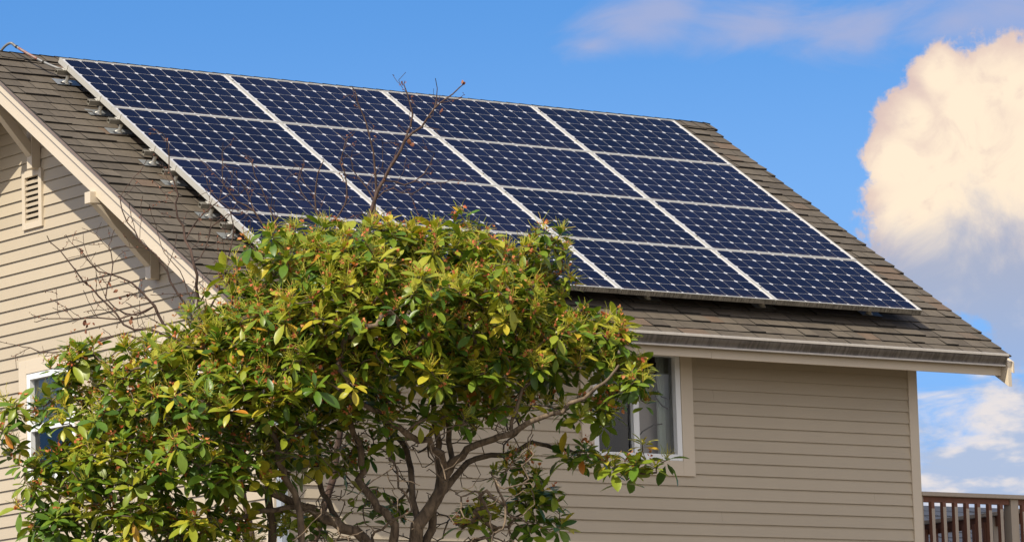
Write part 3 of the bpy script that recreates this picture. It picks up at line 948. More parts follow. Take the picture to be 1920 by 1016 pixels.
# ------------------------------------------------------------------ deck and railing right of the house
deck = thing('deck', 'raised wooden deck with tan and cedar railing at the right end of the house', 'deck', (7.8, -1.6, GZ))
def dpart(mb, name, mt, **k):
    o = mb.build(name, mt, None, **k); adopt(o, deck); return o
XD, YD, ZRl = 8.95, 1.2, -3.705
mb = MB(); 
for k in range(27):
    y = -3.0 + k * 0.155
    mb.box(XR + 0.03, XD, y, y + 0.15, -4.78, -4.745)
dpart(mb, 'deck_floor', M['tan'])
mb = MB(); mb.box(XR + 0.03, XD, -3.02, -2.98, -5.0, -4.79); mb.box(XD - 0.04, XD, -2.975, YD, -5.0, -4.79); dpart(mb, 'deck_joists', M['tan'])
mb = MB()
for (x, y) in ((7.80, -3.0), (XD - 0.05, -3.0), (XD - 0.05, YD)): mb.box(x - 0.05, x + 0.05, y + .03, y + 0.13, GZ, -5.01)
dpart(mb, 'deck_support', M['tan'])
# cap rails
mb = MB(); mb.box(XR + 0.024, XD + 0.06, -3.04, -2.90, ZRl - 0.036, ZRl); dpart(mb, 'cap_rail', M['tan'], bevel=0.004)
mb = MB(); mb.box(XD - 0.08, XD + 0.06, -2.898, YD, ZRl - 0.037, ZRl - 0.001); dpart(mb, 'cap_rail', M['tan'], bevel=0.004)
mb = MB(); mb.box(XR + 0.064, 7.748, -2.992, -2.954, ZRl - 0.085, ZRl - 0.0365); mb.box(7.848, XD - 0.06, -2.992, -2.954, ZRl - 0.085, ZRl - 0.0365); dpart(mb, 'sub_rail', M['cedar'])
mb = MB(); mb.box(XD - 0.03, XD + 0.01, -2.89, YD, ZRl - 0.13, ZRl - 0.038); dpart(mb, 'sub_rail', M['cedar'])
mb = MB(); mb.box(XR + 0.064, XD - 0.06, -2.992, -2.954, -4.66, -4.62); dpart(mb, 'bottom_rail', M['cedar'])
mb = MB(); mb.box(XD - 0.03, XD + 0.01, -2.89, YD, -4.66, -4.62); dpart(mb, 'bottom_rail', M['cedar'])
def rpost(x0, x1, y0, y1):
    mb = MB(); mb.box(x0, x1, y0, y1, -4.74, ZRl - 0.037); dpart(mb, 'railing_post', M['tan'], bevel=0.003)
rpost(XR + 0.024, XR + 0.062, -3.005, -2.945)
rpost(7.752, 7.844, -3.005, -2.912)
rpost(XD - 0.055, XD + 0.035, -3.005, -2.912)
rpost(XD - 0.055, XD + 0.035, -1.56, -1.47)
rpost(XD - 0.055, XD + 0.035, -0.1, -0.01)
def bal(x0, x1, y0, y1, facing):
    # cedar stick; the outward face is painted
    mb = MB(); mb.box(x0, x1, y0, y1, -4.62, ZRl - 0.086)
    if facing == 'y': mb.box(x0 + 0.0005, x1 - 0.0005, y0 - 0.0022, y0 - 0.0002, -4.6, ZRl - 0.115 - random.uniform(0, 0.03), 1)
    dpart(mb, 'baluster', [M['cedar'], M['tan']])
x = 6.790
k = 0
while x < XD - 0.12:
    if not (7.68 < x + .02 < 7.87): bal(x, x + 0.038, -3.010, -2.9925, 'y') if False else bal(x, x + 0.036, -3.030, -2.9925, 'y')
    x += 0.1345
y = -2.80
while y < YD - 0.05:
    if not (-1.60 < y < -1.46 or -0.14 < y < 0.0): bal(XD - 0.0685, XD - 0.0305, y, y + 0.038, 'x')
    y += 0.1345

# ------------------------------------------------------------------ neighbouring house
def f_nb(q, p, o):
    co = obj_co(q)
    br = q.n('ShaderNodeTexBrick'); q.put(br.inputs['Vector'], q.vmath('MULTIPLY', co, (1, 1, 1)))
    n = q.noise(co, 6, 4, 0.6)
    q.put(p.inputs['Base Color'], q.mix(n, (0.022, 0.026, 0.038), (0.05, 0.055, 0.075))); p.inputs['Roughness'].default_value = 0.85
M['nbroof'] = mat('dark_slate_shingle', f_nb)
nb = thing('neighbour_house', 'distant house with a dark blue-grey shingle roof seen through the deck railing', 'house', (24, 18, GZ))
def npart(mb, name, mt, **k):
    o = mb.build(name, mt, None, **k); adopt(o, nb); return o
mb = MB(); yr, zr = 16.0, -1.75; tp = 0.55
for k in range(30):
    ya, yb_ = yr - k * 0.17, yr - (k + 1) * 0.17 - 0.01
    x = 17.0 - random.uniform(0, .3)
    while x < 31:
        wd = random.uniform(0.2, 0.4)
        a, b = max(x, 17), min(x + wd, 31)
        t = 0.5
        z0 = zr - (yr - ya) * tp; z1 = zr - (yr - yb_) * tp
        h = random.choice((0.008, 0.016, 0.02))
        mb.poly([(a, ya, z0), (a, yb_, z1 + h), (b - 0.006, yb_, z1 + h), (b - 0.006, ya, z0)], 0)
        mb.poly([(a, yb_, z1 + h), (a, yb_, z1 - 0.03), (b - 0.006, yb_, z1 - 0.03), (b - 0.006, yb_, z1 + h)], 0)
        x += wd
mb.poly([(17, yr, zr), (31, yr, zr), (31, yr + 5.1, zr - 5.1 * tp), (17, yr + 5.1, zr - 5.1 * tp)], 0)
npart(mb, 'roof', M['nbroof'], fix=False)
mb = MB(); mb.box(17.5, 30.5, yr - 4.6, yr + 4.6, GZ, zr - 4.7 * tp)
mb.prism([(yr - 4.6, zr - 4.7 * tp + .001), (yr, zr - 0.06), (yr + 4.6, zr - 4.7 * tp + .001)], 17.5, 30.5)
npart(mb, 'wall', M['siding'])
for (xa) in (19, 22.5, 26):
    mb = MB(); mb.box(xa, xa + 1.2, yr - 4.64, yr - 4.605, zr - 4.7 * tp - 1.7, zr - 4.7 * tp - 0.5); npart(mb, 'window', M['vinyl'])

# ------------------------------------------------------------------ woody plants
def smooth_poly(pts, step=0.07):
    out = [np.array(pts[0], float)]
    c = cr(pts, 8)
    acc = 0
    for a, b in zip(c[:-1], c[1:]):
        d = np.linalg.norm(b - a); acc += d
        if acc >= step: out.append(np.array(b)); acc = 0
    if np.linalg.norm(out[-1] - c[-1]) > 1e-3: out.append(np.array(c[-1]))
    return out
class Skeleton:
    def __init__(s): s.p = []; s.par = []; s.r = []
    def add(s, p, par, r=0.0):
        s.p.append(np.array(p, float)); s.par.append(par); s.r.append(r); return len(s.p) - 1
    def guide(s, pts, r0, r1, join=None, jit=0.012):
        pp = smooth_poly(pts)
        idx = None
        if join is not None:
            A = np.array(s.p); idx = int(np.argmin(((A - pp[0]) ** 2).sum(1)))
            pp = pp[1:] if len(pp) > 1 else pp
        ids = []
        n = len(pp)
        for i, q_ in enumerate(pp):
            r_ = r0 + (r1 - r0) * i / max(1, n - 1)
            j = np.array([random.gauss(0, jit) for _ in range(3)]) if 0 < i else 0
            idx = s.add(q_ + j, -1 if idx is None else idx, r_); ids.append(idx)
        return ids
    def connect(s, targets, rt=0.003, wig=0.14, maxseg=0.11, lo=0.0):
        Tt = np.array(targets); alive = np.ones(len(Tt), bool)
        A = np.array(s.p)
        # cost: distance, with a small penalty for joining far out on a thin twig
        D = np.full(len(Tt), 1e9); J = np.zeros(len(Tt), int)
        for i0 in range(0, len(A), 400):
            d = np.linalg.norm(Tt[:, None] - A[None, i0:i0 + 400], axis=2)
            j = d.argmin(1); dm = d[np.arange(len(Tt)), j]
            u_ = dm < D; D[u_] = dm[u_]; J[u_] = j[u_] + i0
        tips = np.zeros(len(Tt), int); axes = np.zeros((len(Tt), 3))
        while alive.any():
            D2 = np.where(alive, D, 1e9); k = int(D2.argmin()); alive[k] = False
            a = s.p[J[k]]; b = Tt[k]; L = np.linalg.norm(b - a)
            n = max(2, int(L / maxseg) + 1)
            pp_ = s.par[J[k]]
            dirp = (a - s.p[pp_]) if pp_ >= 0 else np.array([0, 0, 1.0])
            dirp = dirp / (np.linalg.norm(dirp) + 1e-9)
            c1 = a + dirp * L * 0.35; c2 = b - np.array([0, 0, 1.0]) * L * 0.18 + rng.normal(0, wig * L * 0.5, 3)
            idx = J[k]; new = []
            for i in range(1, n + 1):
                t = i / n
                q_ = (1 - t) ** 3 * a + 3 * (1 - t) ** 2 * t * c1 + 3 * (1 - t) * t * t * c2 + t ** 3 * b
                if i < n: q_ = q_ + rng.normal(0, 0.010, 3)
                idx = s.add(q_, idx); new.append(idx)
            tips[k] = idx
            axes[k] = s.p[idx] - s.p[s.par[idx]]
            NN = np.array([s.p[i] for i in new])
            d = np.linalg.norm(Tt[:, None] - NN[None], axis=2); j = d.argmin(1); dm = d[np.arange(len(Tt)), j] * 1.0
            u_ = alive & (dm < D); D[u_] = dm[u_]; J[u_] = np.array(new)[j[u_]]
        return tips, axes
    def finish(s, rt=0.003, e=2.4):
        n = len(s.p); acc = np.zeros(n); 
        nch = np.zeros(n, int)
        for i in range(n):
            if s.par[i] >= 0: nch[s.par[i]] += 1
        R_ = np.zeros(n)
        for i in range(n - 1, -1, -1):
            r_ = max(rt ** e, acc[i]) ** (1 / e)
            r_ = min(r_, 0.05)
            if s.r[i] > 0: r_ = max(s.r[i], min(r_, s.r[i] * 1.25))
            R_[i] = r_
            if s.par[i] >= 0: acc[s.par[i]] += r_ ** e * (1.0)
        s.R = R_; return R_
    def meshes(s, thr):
        """tubes; returns (thick, thin) MBs"""
        n = len(s.p); ch = [[] for _ in range(n)]
        for i in range(n):
            if s.par[i] >= 0: ch[s.par[i]].append(i)
        thick, thin = MB(), MB()
        starts = [i for i in range(n) if s.par[i] < 0]
        stack = [(i, None) for i in starts]
        while stack:
            i, frm = stack.pop()
            chain = [] if frm is None else [frm]
            j = i
            while True:
                chain.append(j)
                if not ch[j]: break
                c = sorted(ch[j], key=lambda q_: -s.R[q_])
                for o in c[1:]: stack.append((o, j))
                j = c[0]
            rr = [s.R[k] for k in chain]
            if frm is not None: rr[0] = rr[1]
            mb = thick if max(rr) > thr else thin
            seg = 9 if max(rr) > thr else (6 if max(rr) > 0.006 else 4)
            mb.tube([s.p[k] for k in chain], rr, seg)
        return thick, thin

def leaf_template():
    ts = np.array([0, 0.10, 0.30, 0.52, 0.72, 0.88, 1.0])
    wd = np.array([0.05, 0.22, 0.72, 1.0, 0.92, 0.58, 0.06]) * 0.5
    return ts, wd
def make_leaves(pos, dirs, ups, length, width, droop, fold, tints):
    """vectorised leaves: each a folded, drooping blade of 6 x 2 quads"""
    ts, wd = leaf_template()
    n = len(pos); m_ = len(ts)
    d = dirs / np.linalg.norm(dirs, axis=1, keepdims=True)
    sd_ = np.cross(d, ups); sd_ /= np.linalg.norm(sd_, axis=1, keepdims=True) + 1e-9
    nr = np.cross(sd_, d)
    V = np.zeros((n, m_, 3, 3))
    for i, t in enumerate(ts):
        L = length * t
        along = L[:, None] * d
        bend = -(droop * length * t * t)[:, None] * nr
        c = pos + along + bend
        wv = (width * wd[i])[:, None] * sd_
        up = (width * wd[i] * fold)[:, None] * nr
        V[:, i, 0] = c - wv + up; V[:, i, 1] = c; V[:, i, 2] = c + wv + up
    V = V.reshape(-1, 3)
    f = []
    for i in range(m_ - 1):
        for j in range(2):
            a = i * 3 + j; f.append((a, a + 1, a + 4, a + 3))
    f = np.array(f)
    F_ = (f[None] + (np.arange(n) * m_ * 3)[:, None, None]).reshape(-1, 4)
    return V, F_, np.repeat(tints, len(f))

def make_threads(pos, dirs, length, rad, curl, tints):
    """thin curved stalks, triangular section, 4 segments"""
    n = len(pos); m_ = 5
    d = dirs / np.linalg.norm(dirs, axis=1, keepdims=True)
    a = np.cross(d, rng.normal(size=(n, 3))); a /= np.linalg.norm(a, axis=1, keepdims=True)
    b = np.cross(d, a)
    V = np.zeros((n, m_, 3, 3))
    for i in range(m_):
        t = i / (m_ - 1)
        c = pos + d * (length * t)[:, None] + a * (curl * length * t * t)[:, None] + b * (0.25 * curl * length * math.sin(t * 5))[:, None]
        for k in range(3):
            th = 2 * math.pi * k / 3
            V[:, i, k] = c + (a * math.cos(th) + b * math.sin(th)) * (rad * (1.0 - 0.35 * t))[:, None]
    V = V.reshape(-1, 3); f = []
    for i in range(m_ - 1):
        for k in range(3):
            k2 = (k + 1) % 3
            f.append((i * 3 + k, i * 3 + k2, (i + 1) * 3 + k2, (i + 1) * 3 + k))
    f = np.array(f)
    return V, (f[None] + (np.arange(n) * m_ * 3)[:, None, None]).reshape(-1, 4), np.repeat(tints, len(f))

# ---- rhododendron ----
D0 = 29.4
def W(px, py, off=0.0): return at(px, py, D0 + off)
S = Skeleton()
base = W(755, 1900, 0.0); base[2] = GZ - 0.05
bx_, by_ = base[0], base[1]
# stems out of the ground
S.guide([base, W(780, 1600), W(778, 1300, -.05), W(782, 1100), W(775, 1016), W(793, 975, -.02), W(822, 925), W(838, 880)], 0.075, 0.038)
S.guide([W(780, 1080), W(800, 1000, .1), W(822, 925, .15), W(824, 850, .2), W(815, 790, .2), W(806, 700, .1), W(800, 600), W(792, 520)], 0.032, 0.010, join=1)
S.guide([W(838, 880), W(820, 850, -.1), W(805, 835, -.2), W(760, 805, -.35), W(715, 778, -.5), W(650, 740, -.7), W(600, 700, -.8)], 0.026, 0.010, join=1)
S.guide([W(838, 880), W(870, 845, -.1), W(950, 812, -.3), W(1045, 772, -.45), W(1110, 735, -.5), W(1160, 690, -.4)], 0.028, 0.008, join=1)
S.guide([W(822, 940), W(868, 872, .2), W(930, 850, .3), W(1000, 836, .3), W(1090, 850, .2), W(1180, 885, .1), W(1235, 880, .0)], 0.024, 0.005, join=1)
S.guide([W(840, 850), W(842, 800, .1), W(838, 770, .1), W(850, 740, .2), W(900, 640, .3), W(930, 540, .3), W(960, 470, .2)], 0.020, 0.007, join=1)
S.guide([W(785, 990), W(770, 880, .2), W(758, 830, .3), W(727, 805, .4), W(700, 740, .5), W(690, 640, .5), W(680, 520, .4)], 0.024, 0.008, join=1)
b2 = np.array([bx_ - 0.25, by_ + 0.1, GZ - 0.05])
S.guide([b2, W(715, 1600), W(735, 1200), W(738, 1014), W(731, 968), W(712, 950), W(688, 918), W(675, 900), W(682, 872), W(660, 800, -.2), W(610, 700, -.5), W(590, 600, -.6), W(575, 500, -.3)], 0.055, 0.008)
b3 = np.array([bx_ - 0.1, by_ - 0.25, GZ - 0.05])
S.guide([b3, W(760, 1500, .2), W(745, 1100, .2), W(696, 1020, .1), W(640, 984), W(605, 966), W(563, 947), W(510, 926), W(450, 905, -.1), W(380, 870, -.2), W(300, 840, -.3), W(200, 820, -.3), W(120, 800, -.2)], 0.060, 0.007)
b4 = np.array([bx_ - 0.9, by_ + 0.3, GZ - 0.05])
S.guide([b4, W(500, 1500, .3), W(508, 1100, .2), W(507, 1000, .15), W(503, 900, .1), W(498, 840), W(482, 770), W(455, 690, -.1), W(440, 610), W(450, 530)], 0.050, 0.008)
b5 = np.array([bx_ - 0.6, by_ - 0.2, GZ - 0.05])
S.guide([b5, W(600, 1500, -.1), W(575, 1100, -.2), W(568, 1016, -.3), W(558, 950, -.3), W(538, 902, -.3), W(523, 868, -.35), W(500, 800, -.4), W(430, 772, -.5), W(360, 750, -.6), W(300, 690, -.5), W(270, 650, -.4)], 0.038, 0.006)
S.guide([W(523, 868, -.35), W(548, 830, -.3), W(562, 760, -.4), W(572, 680, -.5), W(560, 600, -.5), W(530, 520, -.4)], 0.018, 0.006, join=1)
S.guide([W(640, 984), W(610, 930, .2), W(590, 860, .3), W(600, 780, .3), W(620, 690, .2), W(640, 580, .1)], 0.020, 0.006, join=1)
S.guide([W(380, 870, -.2), W(320, 900, -.3), W(250, 930, -.3), W(170, 940, -.2), W(110, 930, -.1)], 0.014, 0.005, join=1)
S.guide([W(563, 947), W(480, 960, -.2), W(400, 985, -.3), W(330, 1010, -.3), W(230, 1060, -.3)], 0.018, 0.006, join=1)
S.guide([W(455, 690, -.1), W(380, 640), W(320, 640), W(250, 690), W(180, 730), W(120, 740), W(60, 770)], 0.012, 0.004, join=1)
S.guide([W(950, 812, -.3), W(980, 740, -.3), W(1020, 660, -.2), W(1060, 600), W(1085, 570)], 0.013, 0.004, join=1)
S.guide([W(735, 1120), W(830, 1040, .2), W(920, 1000, .2), W(990, 960, .2), W(1020, 910, .2)], 0.016, 0.004, join=1)

# clumps of foliage: px centre, radii in px, depth offset, thickness in m, number of leaf whorls
clumps = [
    (560, 515, 85, 75, -.2, .5, 26), (500, 585, 80, 72, 0, .5, 28), (640, 520, 100, 70, -.4, .5, 30), (730, 505, 100, 70, 0, .5, 30), (850, 510, 120, 75, .1, .5, 34),
    (960, 520, 90, 70, .2, .45, 26), (1010, 570, 55, 80, .2, .4, 22), (900, 590, 130, 100, -.3, .5, 50), (770, 590, 130, 100, -.6, .5, 52),
    (640, 620, 120, 100, -.7, .5, 48), (520, 640, 110, 90, -.4, .5, 42), (425, 645, 85, 62, 0, .5, 26), (330, 690, 100, 70, -.2, .5, 36),
    (600, 720, 120, 80, -.8, .4, 36), (730, 700, 120, 80, -.7, .4, 36), (870, 700, 120, 75, -.4, .4, 36), (990, 680, 110, 80, -.2, .4, 36),
    (1075, 690, 90, 75, 0, .35, 34), (1130, 640, 60, 45, 0, .3, 22), (1172, 725, 45, 55, -.1, .3, 22), (1110, 785, 65, 50, 0, .3, 13),
    (480, 760, 110, 80, -.6, .4, 34), (370, 780, 110, 80, -.5, .5, 38), (260, 760, 90, 75, -.2, .5, 30), (190, 830, 85, 70, -.1, .5, 26),
    (110, 900, 75, 65, 0, .4, 22), (230, 900, 110, 85, -.3, .5, 40), (350, 890, 110, 85, -.5, .5, 42), (450, 900, 80, 80, -.5, .4, 24),
    (130, 985, 90, 60, 0, .4, 26), (260, 1000, 110, 70, -.2, .5, 34), (390, 1010, 100, 60, -.3, .5, 26), (160, 1090, 110, 60, 0, .5, 22), (330, 1100, 120, 60, -.1, .5, 24),
    (148, 705, 45, 45, .1, .3, 10), (115, 780, 55, 60, .1, .3, 13), (50, 770, 50, 25, 0, .25, 4), (30, 830, 35, 30, 0, .2, 3), (210, 700, 30, 40, 0, .2, 4),
    (1190, 880, 60, 22, 0, .2, 5), (1090, 860, 60, 30, .1, .2, 7), (960, 890, 50, 40, .2, .2, 7), (1000, 950, 60, 45, .2, .2, 9), (900, 980, 60, 50, .2, .25, 10), (1020, 1000, 50, 40, .2, .2, 7),
    (520, 800, 110, 90, -.5, .45, 26), (640, 750, 120, 60, .3, .4, 17), (800, 730, 130, 60, .3, .4, 17), (560, 860, 80, 60, -.2, .35, 12), (470, 860, 90, 80, .3, .4, 20), (930, 740, 110, 60, .3, .35, 14), (620, 880, 80, 60, .2, .3, 7), (700, 850, 60, 50, .2, .3, 7), (560, 990, 70, 50, .2, .3, 8), (700, 960, 80, 50, .3, .3, 5), (660, 790, 100, 50, -.3, .4, 16), (820, 790, 90, 45, -.2, .3, 9),
    (950, 780, 100, 45, 0, .3, 10), (930, 1090, 100, 50, .2, .3, 14), (560, 1100, 100, 60, .1, .3, 12), (500, 700, 80, 60, .8, .4, 16), (760, 650, 140, 80, .8, .4, 20), (350, 820, 120, 80, .7, .4, 20), (950, 620, 120, 80, .9, .4, 16),
]
spikes_at = [(865, 405, 0), (850, 425, 0), (880, 430, 0), (1000, 450, .1), (1035, 462, .1), (1062, 470, 0), (925, 455, 0), (540, 450, 0), (580, 455, .1), (690, 440, .1), (735, 432, 0), (660, 455, 0), (1065, 520, .1), (790, 455, 0), (1018, 432, 0), (1050, 440, .1), (600, 425, -.1), (555, 430, 0), (705, 420, 0), (640, 440, 0), (770, 440, 0), (1060, 490, .2), (815, 430, .1), (905, 445, .1),
             (1090, 580, 0), (1130, 610, 0), (1205, 690, 0), (1210, 755, 0), (1250, 862, 0), (1205, 830, 0), (130, 645, 0), (95, 690, 0), (150, 660, 0), (20, 760, 0), (22, 850, 0), (45, 790, 0), (240, 655, 0), (280, 640, 0), (350, 595, 0), (385, 560, 0),
             (425, 535, 0), (1055, 985, .2), (1175, 900, .1), (985, 940, .2), (60, 960, 0), (75, 1000, 0), (420, 510, .1), (445, 500, 0), (175, 650, 0), (510, 445, .1)]
tg = []; ctrs = []; szs = []
for (px, py, rx, ry, dz, th_, n_) in clumps:
    c0 = W(px, py, dz); s_ = (D0 + dz) / FPX
    ax = np.array([R[0][0], R[0][1], 0]); ax /= np.linalg.norm(ax); fw_ = np.array([R[2][0], R[2][1], 0]); fw_ /= np.linalg.norm(fw_)
    for _ in range(int(n_ * 1.95)):
        d = rng.normal(size=3); d /= np.linalg.norm(d)
        if d[2] < -0.35: d[2] *= -1
        rad = rng.uniform(0.62, 1.0) if rng.random() < 0.8 else rng.uniform(0.2, 0.7)
        if d[2] > 0.3 and rng.random() < 0.16: rad = rng.uniform(1.05, 1.30)
        p = c0 + (ax * d[0] * rx * s_ + fw_ * d[1] * th_ + np.array([0, 0, 1.0]) * d[2] * ry * s_) * rad
        tg.append(p); ctrs.append(c0); szs.append(0)
for (px, py, dz) in spikes_at:
    tg.append(W(px, py, dz)); ctrs.append(W(px, py + 90, dz)); szs.append(1)
tg = np.array(tg); ctrs = np.array(ctrs)
# thin out whorls that crowd each other
keep = []
for i in range(len(tg)):
    if szs[i] or not keep or np.min(np.linalg.norm(tg[keep] - tg[i], axis=1)) > 0.074: keep.append(i)
tg, ctrs = tg[keep], ctrs[keep]
tips, axes = S.connect(tg)
S.connect([W(rng.uniform(540, 1010), rng.uniform(770, 1060), rng.uniform(-.7, .7)) for _ in range(520)], wig=0.07)
S.finish(0.0036, 2.5)
thick, thin = S.meshes(0.014)
rho = thing('rhododendron_tree', 'tall leafy rhododendron with yellow-green leaves and spent orange flowers in front of the house', 'tree', (bx_, by_, GZ))
o = thick.build('trunk', M['bark'], None, smooth=True, fix=False); adopt(o, rho)
o = thin.build('branches', M['bark'], None, smooth=True, fix=False); adopt(o, rho)

LP, LD, LU, LL, LW, LDr, LF, LT = [], [], [], [], [], [], [], []
SP, SD, SL, SR_, SC, ST_ = [], [], [], [], [], []
WP = []
UPV = np.array([0, 0, 1.0])
sunv = np.array(SUN)
zmin, zmax = tg[:, 2].min(), tg[:, 2].max()
for i, p in enumerate(tg):
    out = p - ctrs[i]; out = out / (np.linalg.norm(out) + 1e-6)
    ax = axes[i] / (np.linalg.norm(axes[i]) + 1e-6)
    axis = ax * 0.30 + out * 0.30 + UPV * 0.80 + rng.normal(0, 0.15, 3); axis /= np.linalg.norm(axis)
    e1 = np.cross(axis, [0.3, 0.7, 0.2]); e1 /= np.linalg.norm(e1); e2 = np.cross(axis, e1)
    young = rng.random()
    nl = int(rng.integers(6, 12)); ph = rng.uniform(0, 6.28)
    tb = rng.normal(0.54, 0.21)
    sc_ = rng.uniform(0.72, 1.22)
    for k in range(nl):
        a = ph + k * 2.39996
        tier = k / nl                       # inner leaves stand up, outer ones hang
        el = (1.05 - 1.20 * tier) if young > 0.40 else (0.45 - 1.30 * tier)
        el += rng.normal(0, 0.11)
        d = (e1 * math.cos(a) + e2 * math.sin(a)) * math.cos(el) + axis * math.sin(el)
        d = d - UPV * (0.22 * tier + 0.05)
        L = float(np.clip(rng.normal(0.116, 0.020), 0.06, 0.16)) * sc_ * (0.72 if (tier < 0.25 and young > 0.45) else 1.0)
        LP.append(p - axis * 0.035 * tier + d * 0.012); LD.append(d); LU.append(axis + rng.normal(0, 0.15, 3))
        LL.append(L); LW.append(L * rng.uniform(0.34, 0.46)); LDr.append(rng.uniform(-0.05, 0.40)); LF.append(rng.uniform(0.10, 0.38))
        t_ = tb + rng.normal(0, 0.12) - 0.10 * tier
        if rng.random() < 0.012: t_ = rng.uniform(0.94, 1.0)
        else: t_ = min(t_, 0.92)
        LT.append(np.clip(t_, 0, 1))
    # spent flower truss on many upper whorls
    hi_ = (p[2] - zmin) / (zmax - zmin)
    pr = 0.12 + 0.66 * np.clip((hi_ - 0.25) / 0.5, 0, 1)
    if rng.random() < pr:
        ns = int(rng.integers(10, 24))
        for _ in range(ns):
            d = axis + rng.normal(0, 0.62, 3)
            if d @ axis < 0.2: d += axis * 0.6
            SP.append(p + axis * rng.uniform(0.005, 0.035)); SD.append(d); SL.append(rng.uniform(0.050, 0.105)); SR_.append(rng.uniform(0.0018, 0.0030)); SC.append(rng.uniform(-0.9, 0.9)); ST_.append(rng.random())
    if rng.random() < 0.85 * (0.3 + hi_):
        for _ in range(int(rng.integers(1, 5))):
            WP.append(p + axis * rng.uniform(0.01, 0.07) + rng.normal(0, 0.022, 3))
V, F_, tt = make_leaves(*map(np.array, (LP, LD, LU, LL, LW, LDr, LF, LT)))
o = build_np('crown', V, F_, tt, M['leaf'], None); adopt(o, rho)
V, F_, tt = make_threads(*map(np.array, (SP, SD, SL, SR_, SC, ST_)))
o = build_np('spent_flower_stalks', V, F_, tt, M['stalk'], None); adopt(o, rho)
def crumples(P, size, mt, name, root, n_each=3):
    P = np.repeat(np.array(P), n_each, axis=0); n = len(P)
    P = P + rng.normal(0, size * 0.3, (n, 3))
    d = rng.normal(size=(n, 3)); u_ = rng.normal(size=(n, 3))
    L = rng.uniform(0.7, 1.5, n) * size
    V, F_, tt = make_leaves(P, d, u_, L, L * rng.uniform(0.5, 0.9, n), rng.uniform(-0.8, 0.8, n), rng.uniform(-0.8, 0.8, n), rng.random(n))
    o = build_np(name, V, F_, tt, mt, None); adopt(o, root); o['kind'] = 'stuff'
crumples(WP, 0.020, M['wilt'], 'wilted_flowers', rho)

# ---- bare shrub behind it ----
B0 = 31.2
def Wb(px, py, off=0.0): return at(px, py, B0 + off)
B = Skeleton()
bb = Wb(520, 2000); bb[2] = GZ - 0.05
bc = Wb(470, 1000, .1)
B.guide([bb, Wb(500, 1500), bc, Wb(430, 820), Wb(390, 700), Wb(376, 620), Wb(372, 570), Wb(365, 500, -.1), Wb(346, 440), Wb(330, 385), Wb(318, 325), Wb(313, 262)], 0.035, 0.003)
mains = [
    ([Wb(500, 1300), Wb(620, 900, .2), Wb(660, 620, .1), Wb(690, 430), Wb(703, 370), Wb(722, 335), Wb(745, 290), Wb(765, 255), Wb(790, 238), Wb(815, 205), Wb(842, 180), Wb(868, 158)], 0.024, 0.0028),
    ([Wb(690, 430), Wb(702, 390, .1), Wb(703, 330, .1), Wb(698, 275, .1), Wb(685, 228, .1), Wb(668, 190, .1), Wb(662, 165, .1)], 0.009, 0.0025),
    ([Wb(765, 255), Wb(773, 215), Wb(766, 178), Wb(755, 155)], 0.0055, 0.0025),
    ([Wb(815, 205), Wb(819, 178), Wb(817, 150)], 0.0035, 0.0022),
    ([Wb(690, 440), Wb(655, 440), Wb(620, 480, .1), Wb(608, 430), Wb(592, 380), Wb(596, 330), Wb(610, 300)], 0.009, 0.0028),
    ([Wb(602, 405), Wb(580, 380), Wb(560, 350), Wb(563, 320)], 0.004, 0.0022),
    ([Wb(620, 480), Wb(540, 470), Wb(500, 430), Wb(470, 380), Wb(452, 340)], 0.008, 0.003),
    ([Wb(480, 395), Wb(440, 372), Wb(420, 340), Wb(418, 290)], 0.004, 0.0022),
    ([Wb(376, 620), Wb(410, 540), Wb(430, 480), Wb(438, 430), Wb(430, 390)], 0.006, 0.0025),
    ([Wb(365, 500), Wb(388, 460), Wb(398, 420), Wb(425, 405), Wb(460, 400)], 0.004, 0.0022),
    ([Wb(390, 700), Wb(345, 650), Wb(315, 620), Wb(290, 575), Wb(258, 540), Wb(220, 520), Wb(180, 505), Wb(150, 468)], 0.010, 0.0028),
    ([Wb(330, 640), Wb(290, 620), Wb(245, 615), Wb(200, 570), Wb(160, 530), Wb(120, 480), Wb(86, 442)], 0.008, 0.0026),
    ([Wb(376, 620), Wb(345, 570), Wb(322, 535), Wb(300, 488), Wb(262, 450), Wb(232, 405), Wb(225, 368)], 0.007, 0.0026),
    ([Wb(345, 655), Wb(290, 650), Wb(230, 625), Wb(190, 640), Wb(140, 655), Wb(90, 662), Wb(40, 650)], 0.008, 0.0026),
    ([Wb(290, 575), Wb(235, 595), Wb(180, 595), Wb(120, 598), Wb(65, 603)], 0.005, 0.0023),
    ([Wb(290, 575), Wb(250, 590), Wb(200, 560), Wb(212, 510), Wb(205, 460)], 0.004, 0.0022),
    ([Wb(722, 335), Wb(765, 345), Wb(790, 330), Wb(815, 285)], 0.004, 0.0022),
    ([Wb(372, 570), Wb(400, 530), Wb(440, 500), Wb(480, 500), Wb(520, 480)], 0.005, 0.0024),
    ([Wb(376, 600), Wb(350, 540), Wb(330, 500), Wb(300, 460), Wb(290, 420)], 0.004, 0.0022),
    ([Wb(540, 470), Wb(510, 400), Wb(480, 330), Wb(470, 300)], 0.004, 0.0022),
    ([Wb(608, 430), Wb(640, 400), Wb(650, 350), Wb(640, 300), Wb(650, 260)], 0.0045, 0.0022),
    ([Wb(703, 370), Wb(670, 330), Wb(655, 300), Wb(640, 290)], 0.004, 0.0022),
    ([Wb(346, 440), Wb(385, 400), Wb(420, 370), Wb(450, 365)], 0.0035, 0.0022),
    ([Wb(290, 620), Wb(230, 650), Wb(190, 680), Wb(140, 660)], 0.0045, 0.0022),
    ([Wb(703, 370), Wb(740, 350), Wb(765, 365), Wb(800, 345)], 0.004, 0.0022),
]
for pts, r0, r1 in mains: B.guide(pts, r0 * 1.3, r1 * 1.25, join=1, jit=0.006)
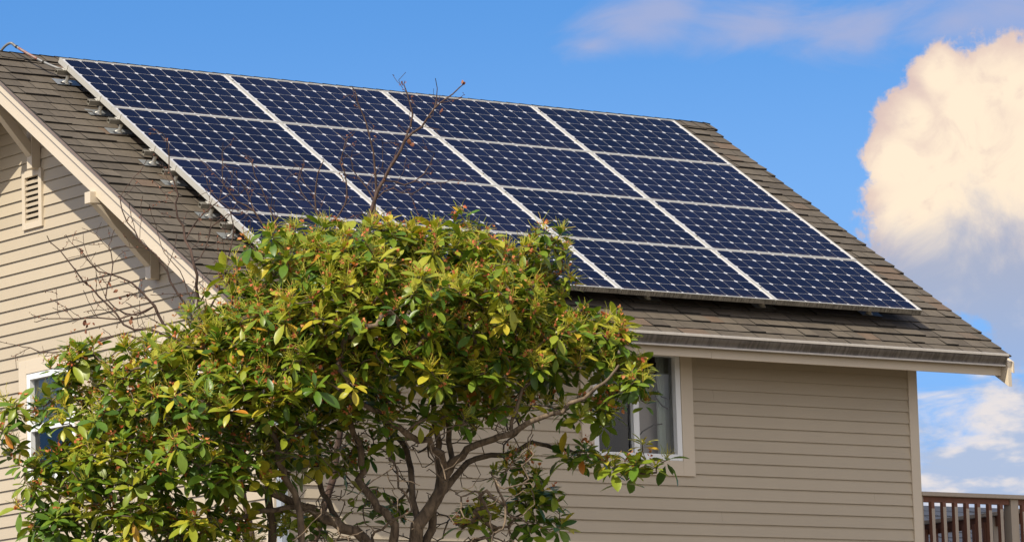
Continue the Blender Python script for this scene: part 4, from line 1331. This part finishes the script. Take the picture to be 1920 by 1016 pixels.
# side twigs sprout alternately from every limb
bt = []
A = np.array(B.p); n0 = len(A)
cand = [i for i in range(n0) if B.par[i] >= 0]
twtips = []
for i in cand:
    py_ = 508 + FPX * (R[1] @ (A[i] - CAM)) / (R[2] @ (A[i] - CAM))
    if py_ > 760 or py_ < 165: continue
    if rng.random() < 0.62:
        d0 = A[i] - A[B.par[i]]; d0 /= np.linalg.norm(d0) + 1e-9
        sdv = np.cross(d0, rng.normal(size=3)); sdv /= np.linalg.norm(sdv)
        d = d0 * 0.6 + sdv * 0.8 + UPV * 0.15; d /= np.linalg.norm(d)
        L = rng.uniform(0.06, 0.34 if py_ > 330 else 0.16); n_ = max(3, int(L / 0.04)); idx = i; p = A[i]
        for k in range(n_):
            d = d + rng.normal(0, 0.16, 3) + UPV * 0.04; d /= np.linalg.norm(d)
            p = p + d * L / n_; idx = B.add(p, idx, 0.0019); twtips.append((p, d))
            if rng.random() < 0.22:
                s2 = np.cross(d, rng.normal(size=3)); s2 /= np.linalg.norm(s2); q_ = p; j = idx; dd = d * 0.5 + s2
                for _ in range(3):
                    dd = dd + rng.normal(0, 0.15, 3); dd /= np.linalg.norm(dd); q_ = q_ + dd * rng.uniform(0.02, 0.045); j = B.add(q_, j, 0.0015); twtips.append((q_, dd))
B.finish(0.0030, 2.4)
thick, thin = B.meshes(0.012)
bare = thing('bare_shrub', 'leafless shrub with thin reddish twigs rising above the rhododendron', 'shrub', tuple(bb))
o = thick.build('trunk', M['twig'], None, smooth=True, fix=False); adopt(o, bare)
o = thin.build('twigs', M['twig'], None, smooth=True, fix=False); adopt(o, bare)
bp = [p + rng.normal(0, 0.004, 3) for p, d in twtips if rng.random() < 0.34]
for i in range(n0):
    if B.R[i] < 0.006 and rng.random() < 0.25: bp.append(B.p[i] + rng.normal(0, 0.006, 3))
crumples(bp, 0.010, M['bud'], 'buds', bare, 3)
# a few curled dead leaves
dl = [Wb(x, y) for x, y in ((160, 520), (165, 535), (204, 528), (206, 545), (238, 555), (230, 560), (158, 600), (160, 615), (168, 605), (245, 600), (150, 470), (183, 612), (190, 520), (757, 160), (768, 270), (822, 215), (866, 160))]
crumples(dl, 0.030, M['bud'], 'dead_leaves', bare, 2)
print('whorls', len(tg), 'leaves', len(LP), 'nodes', len(S.p), 'bare', len(B.p))
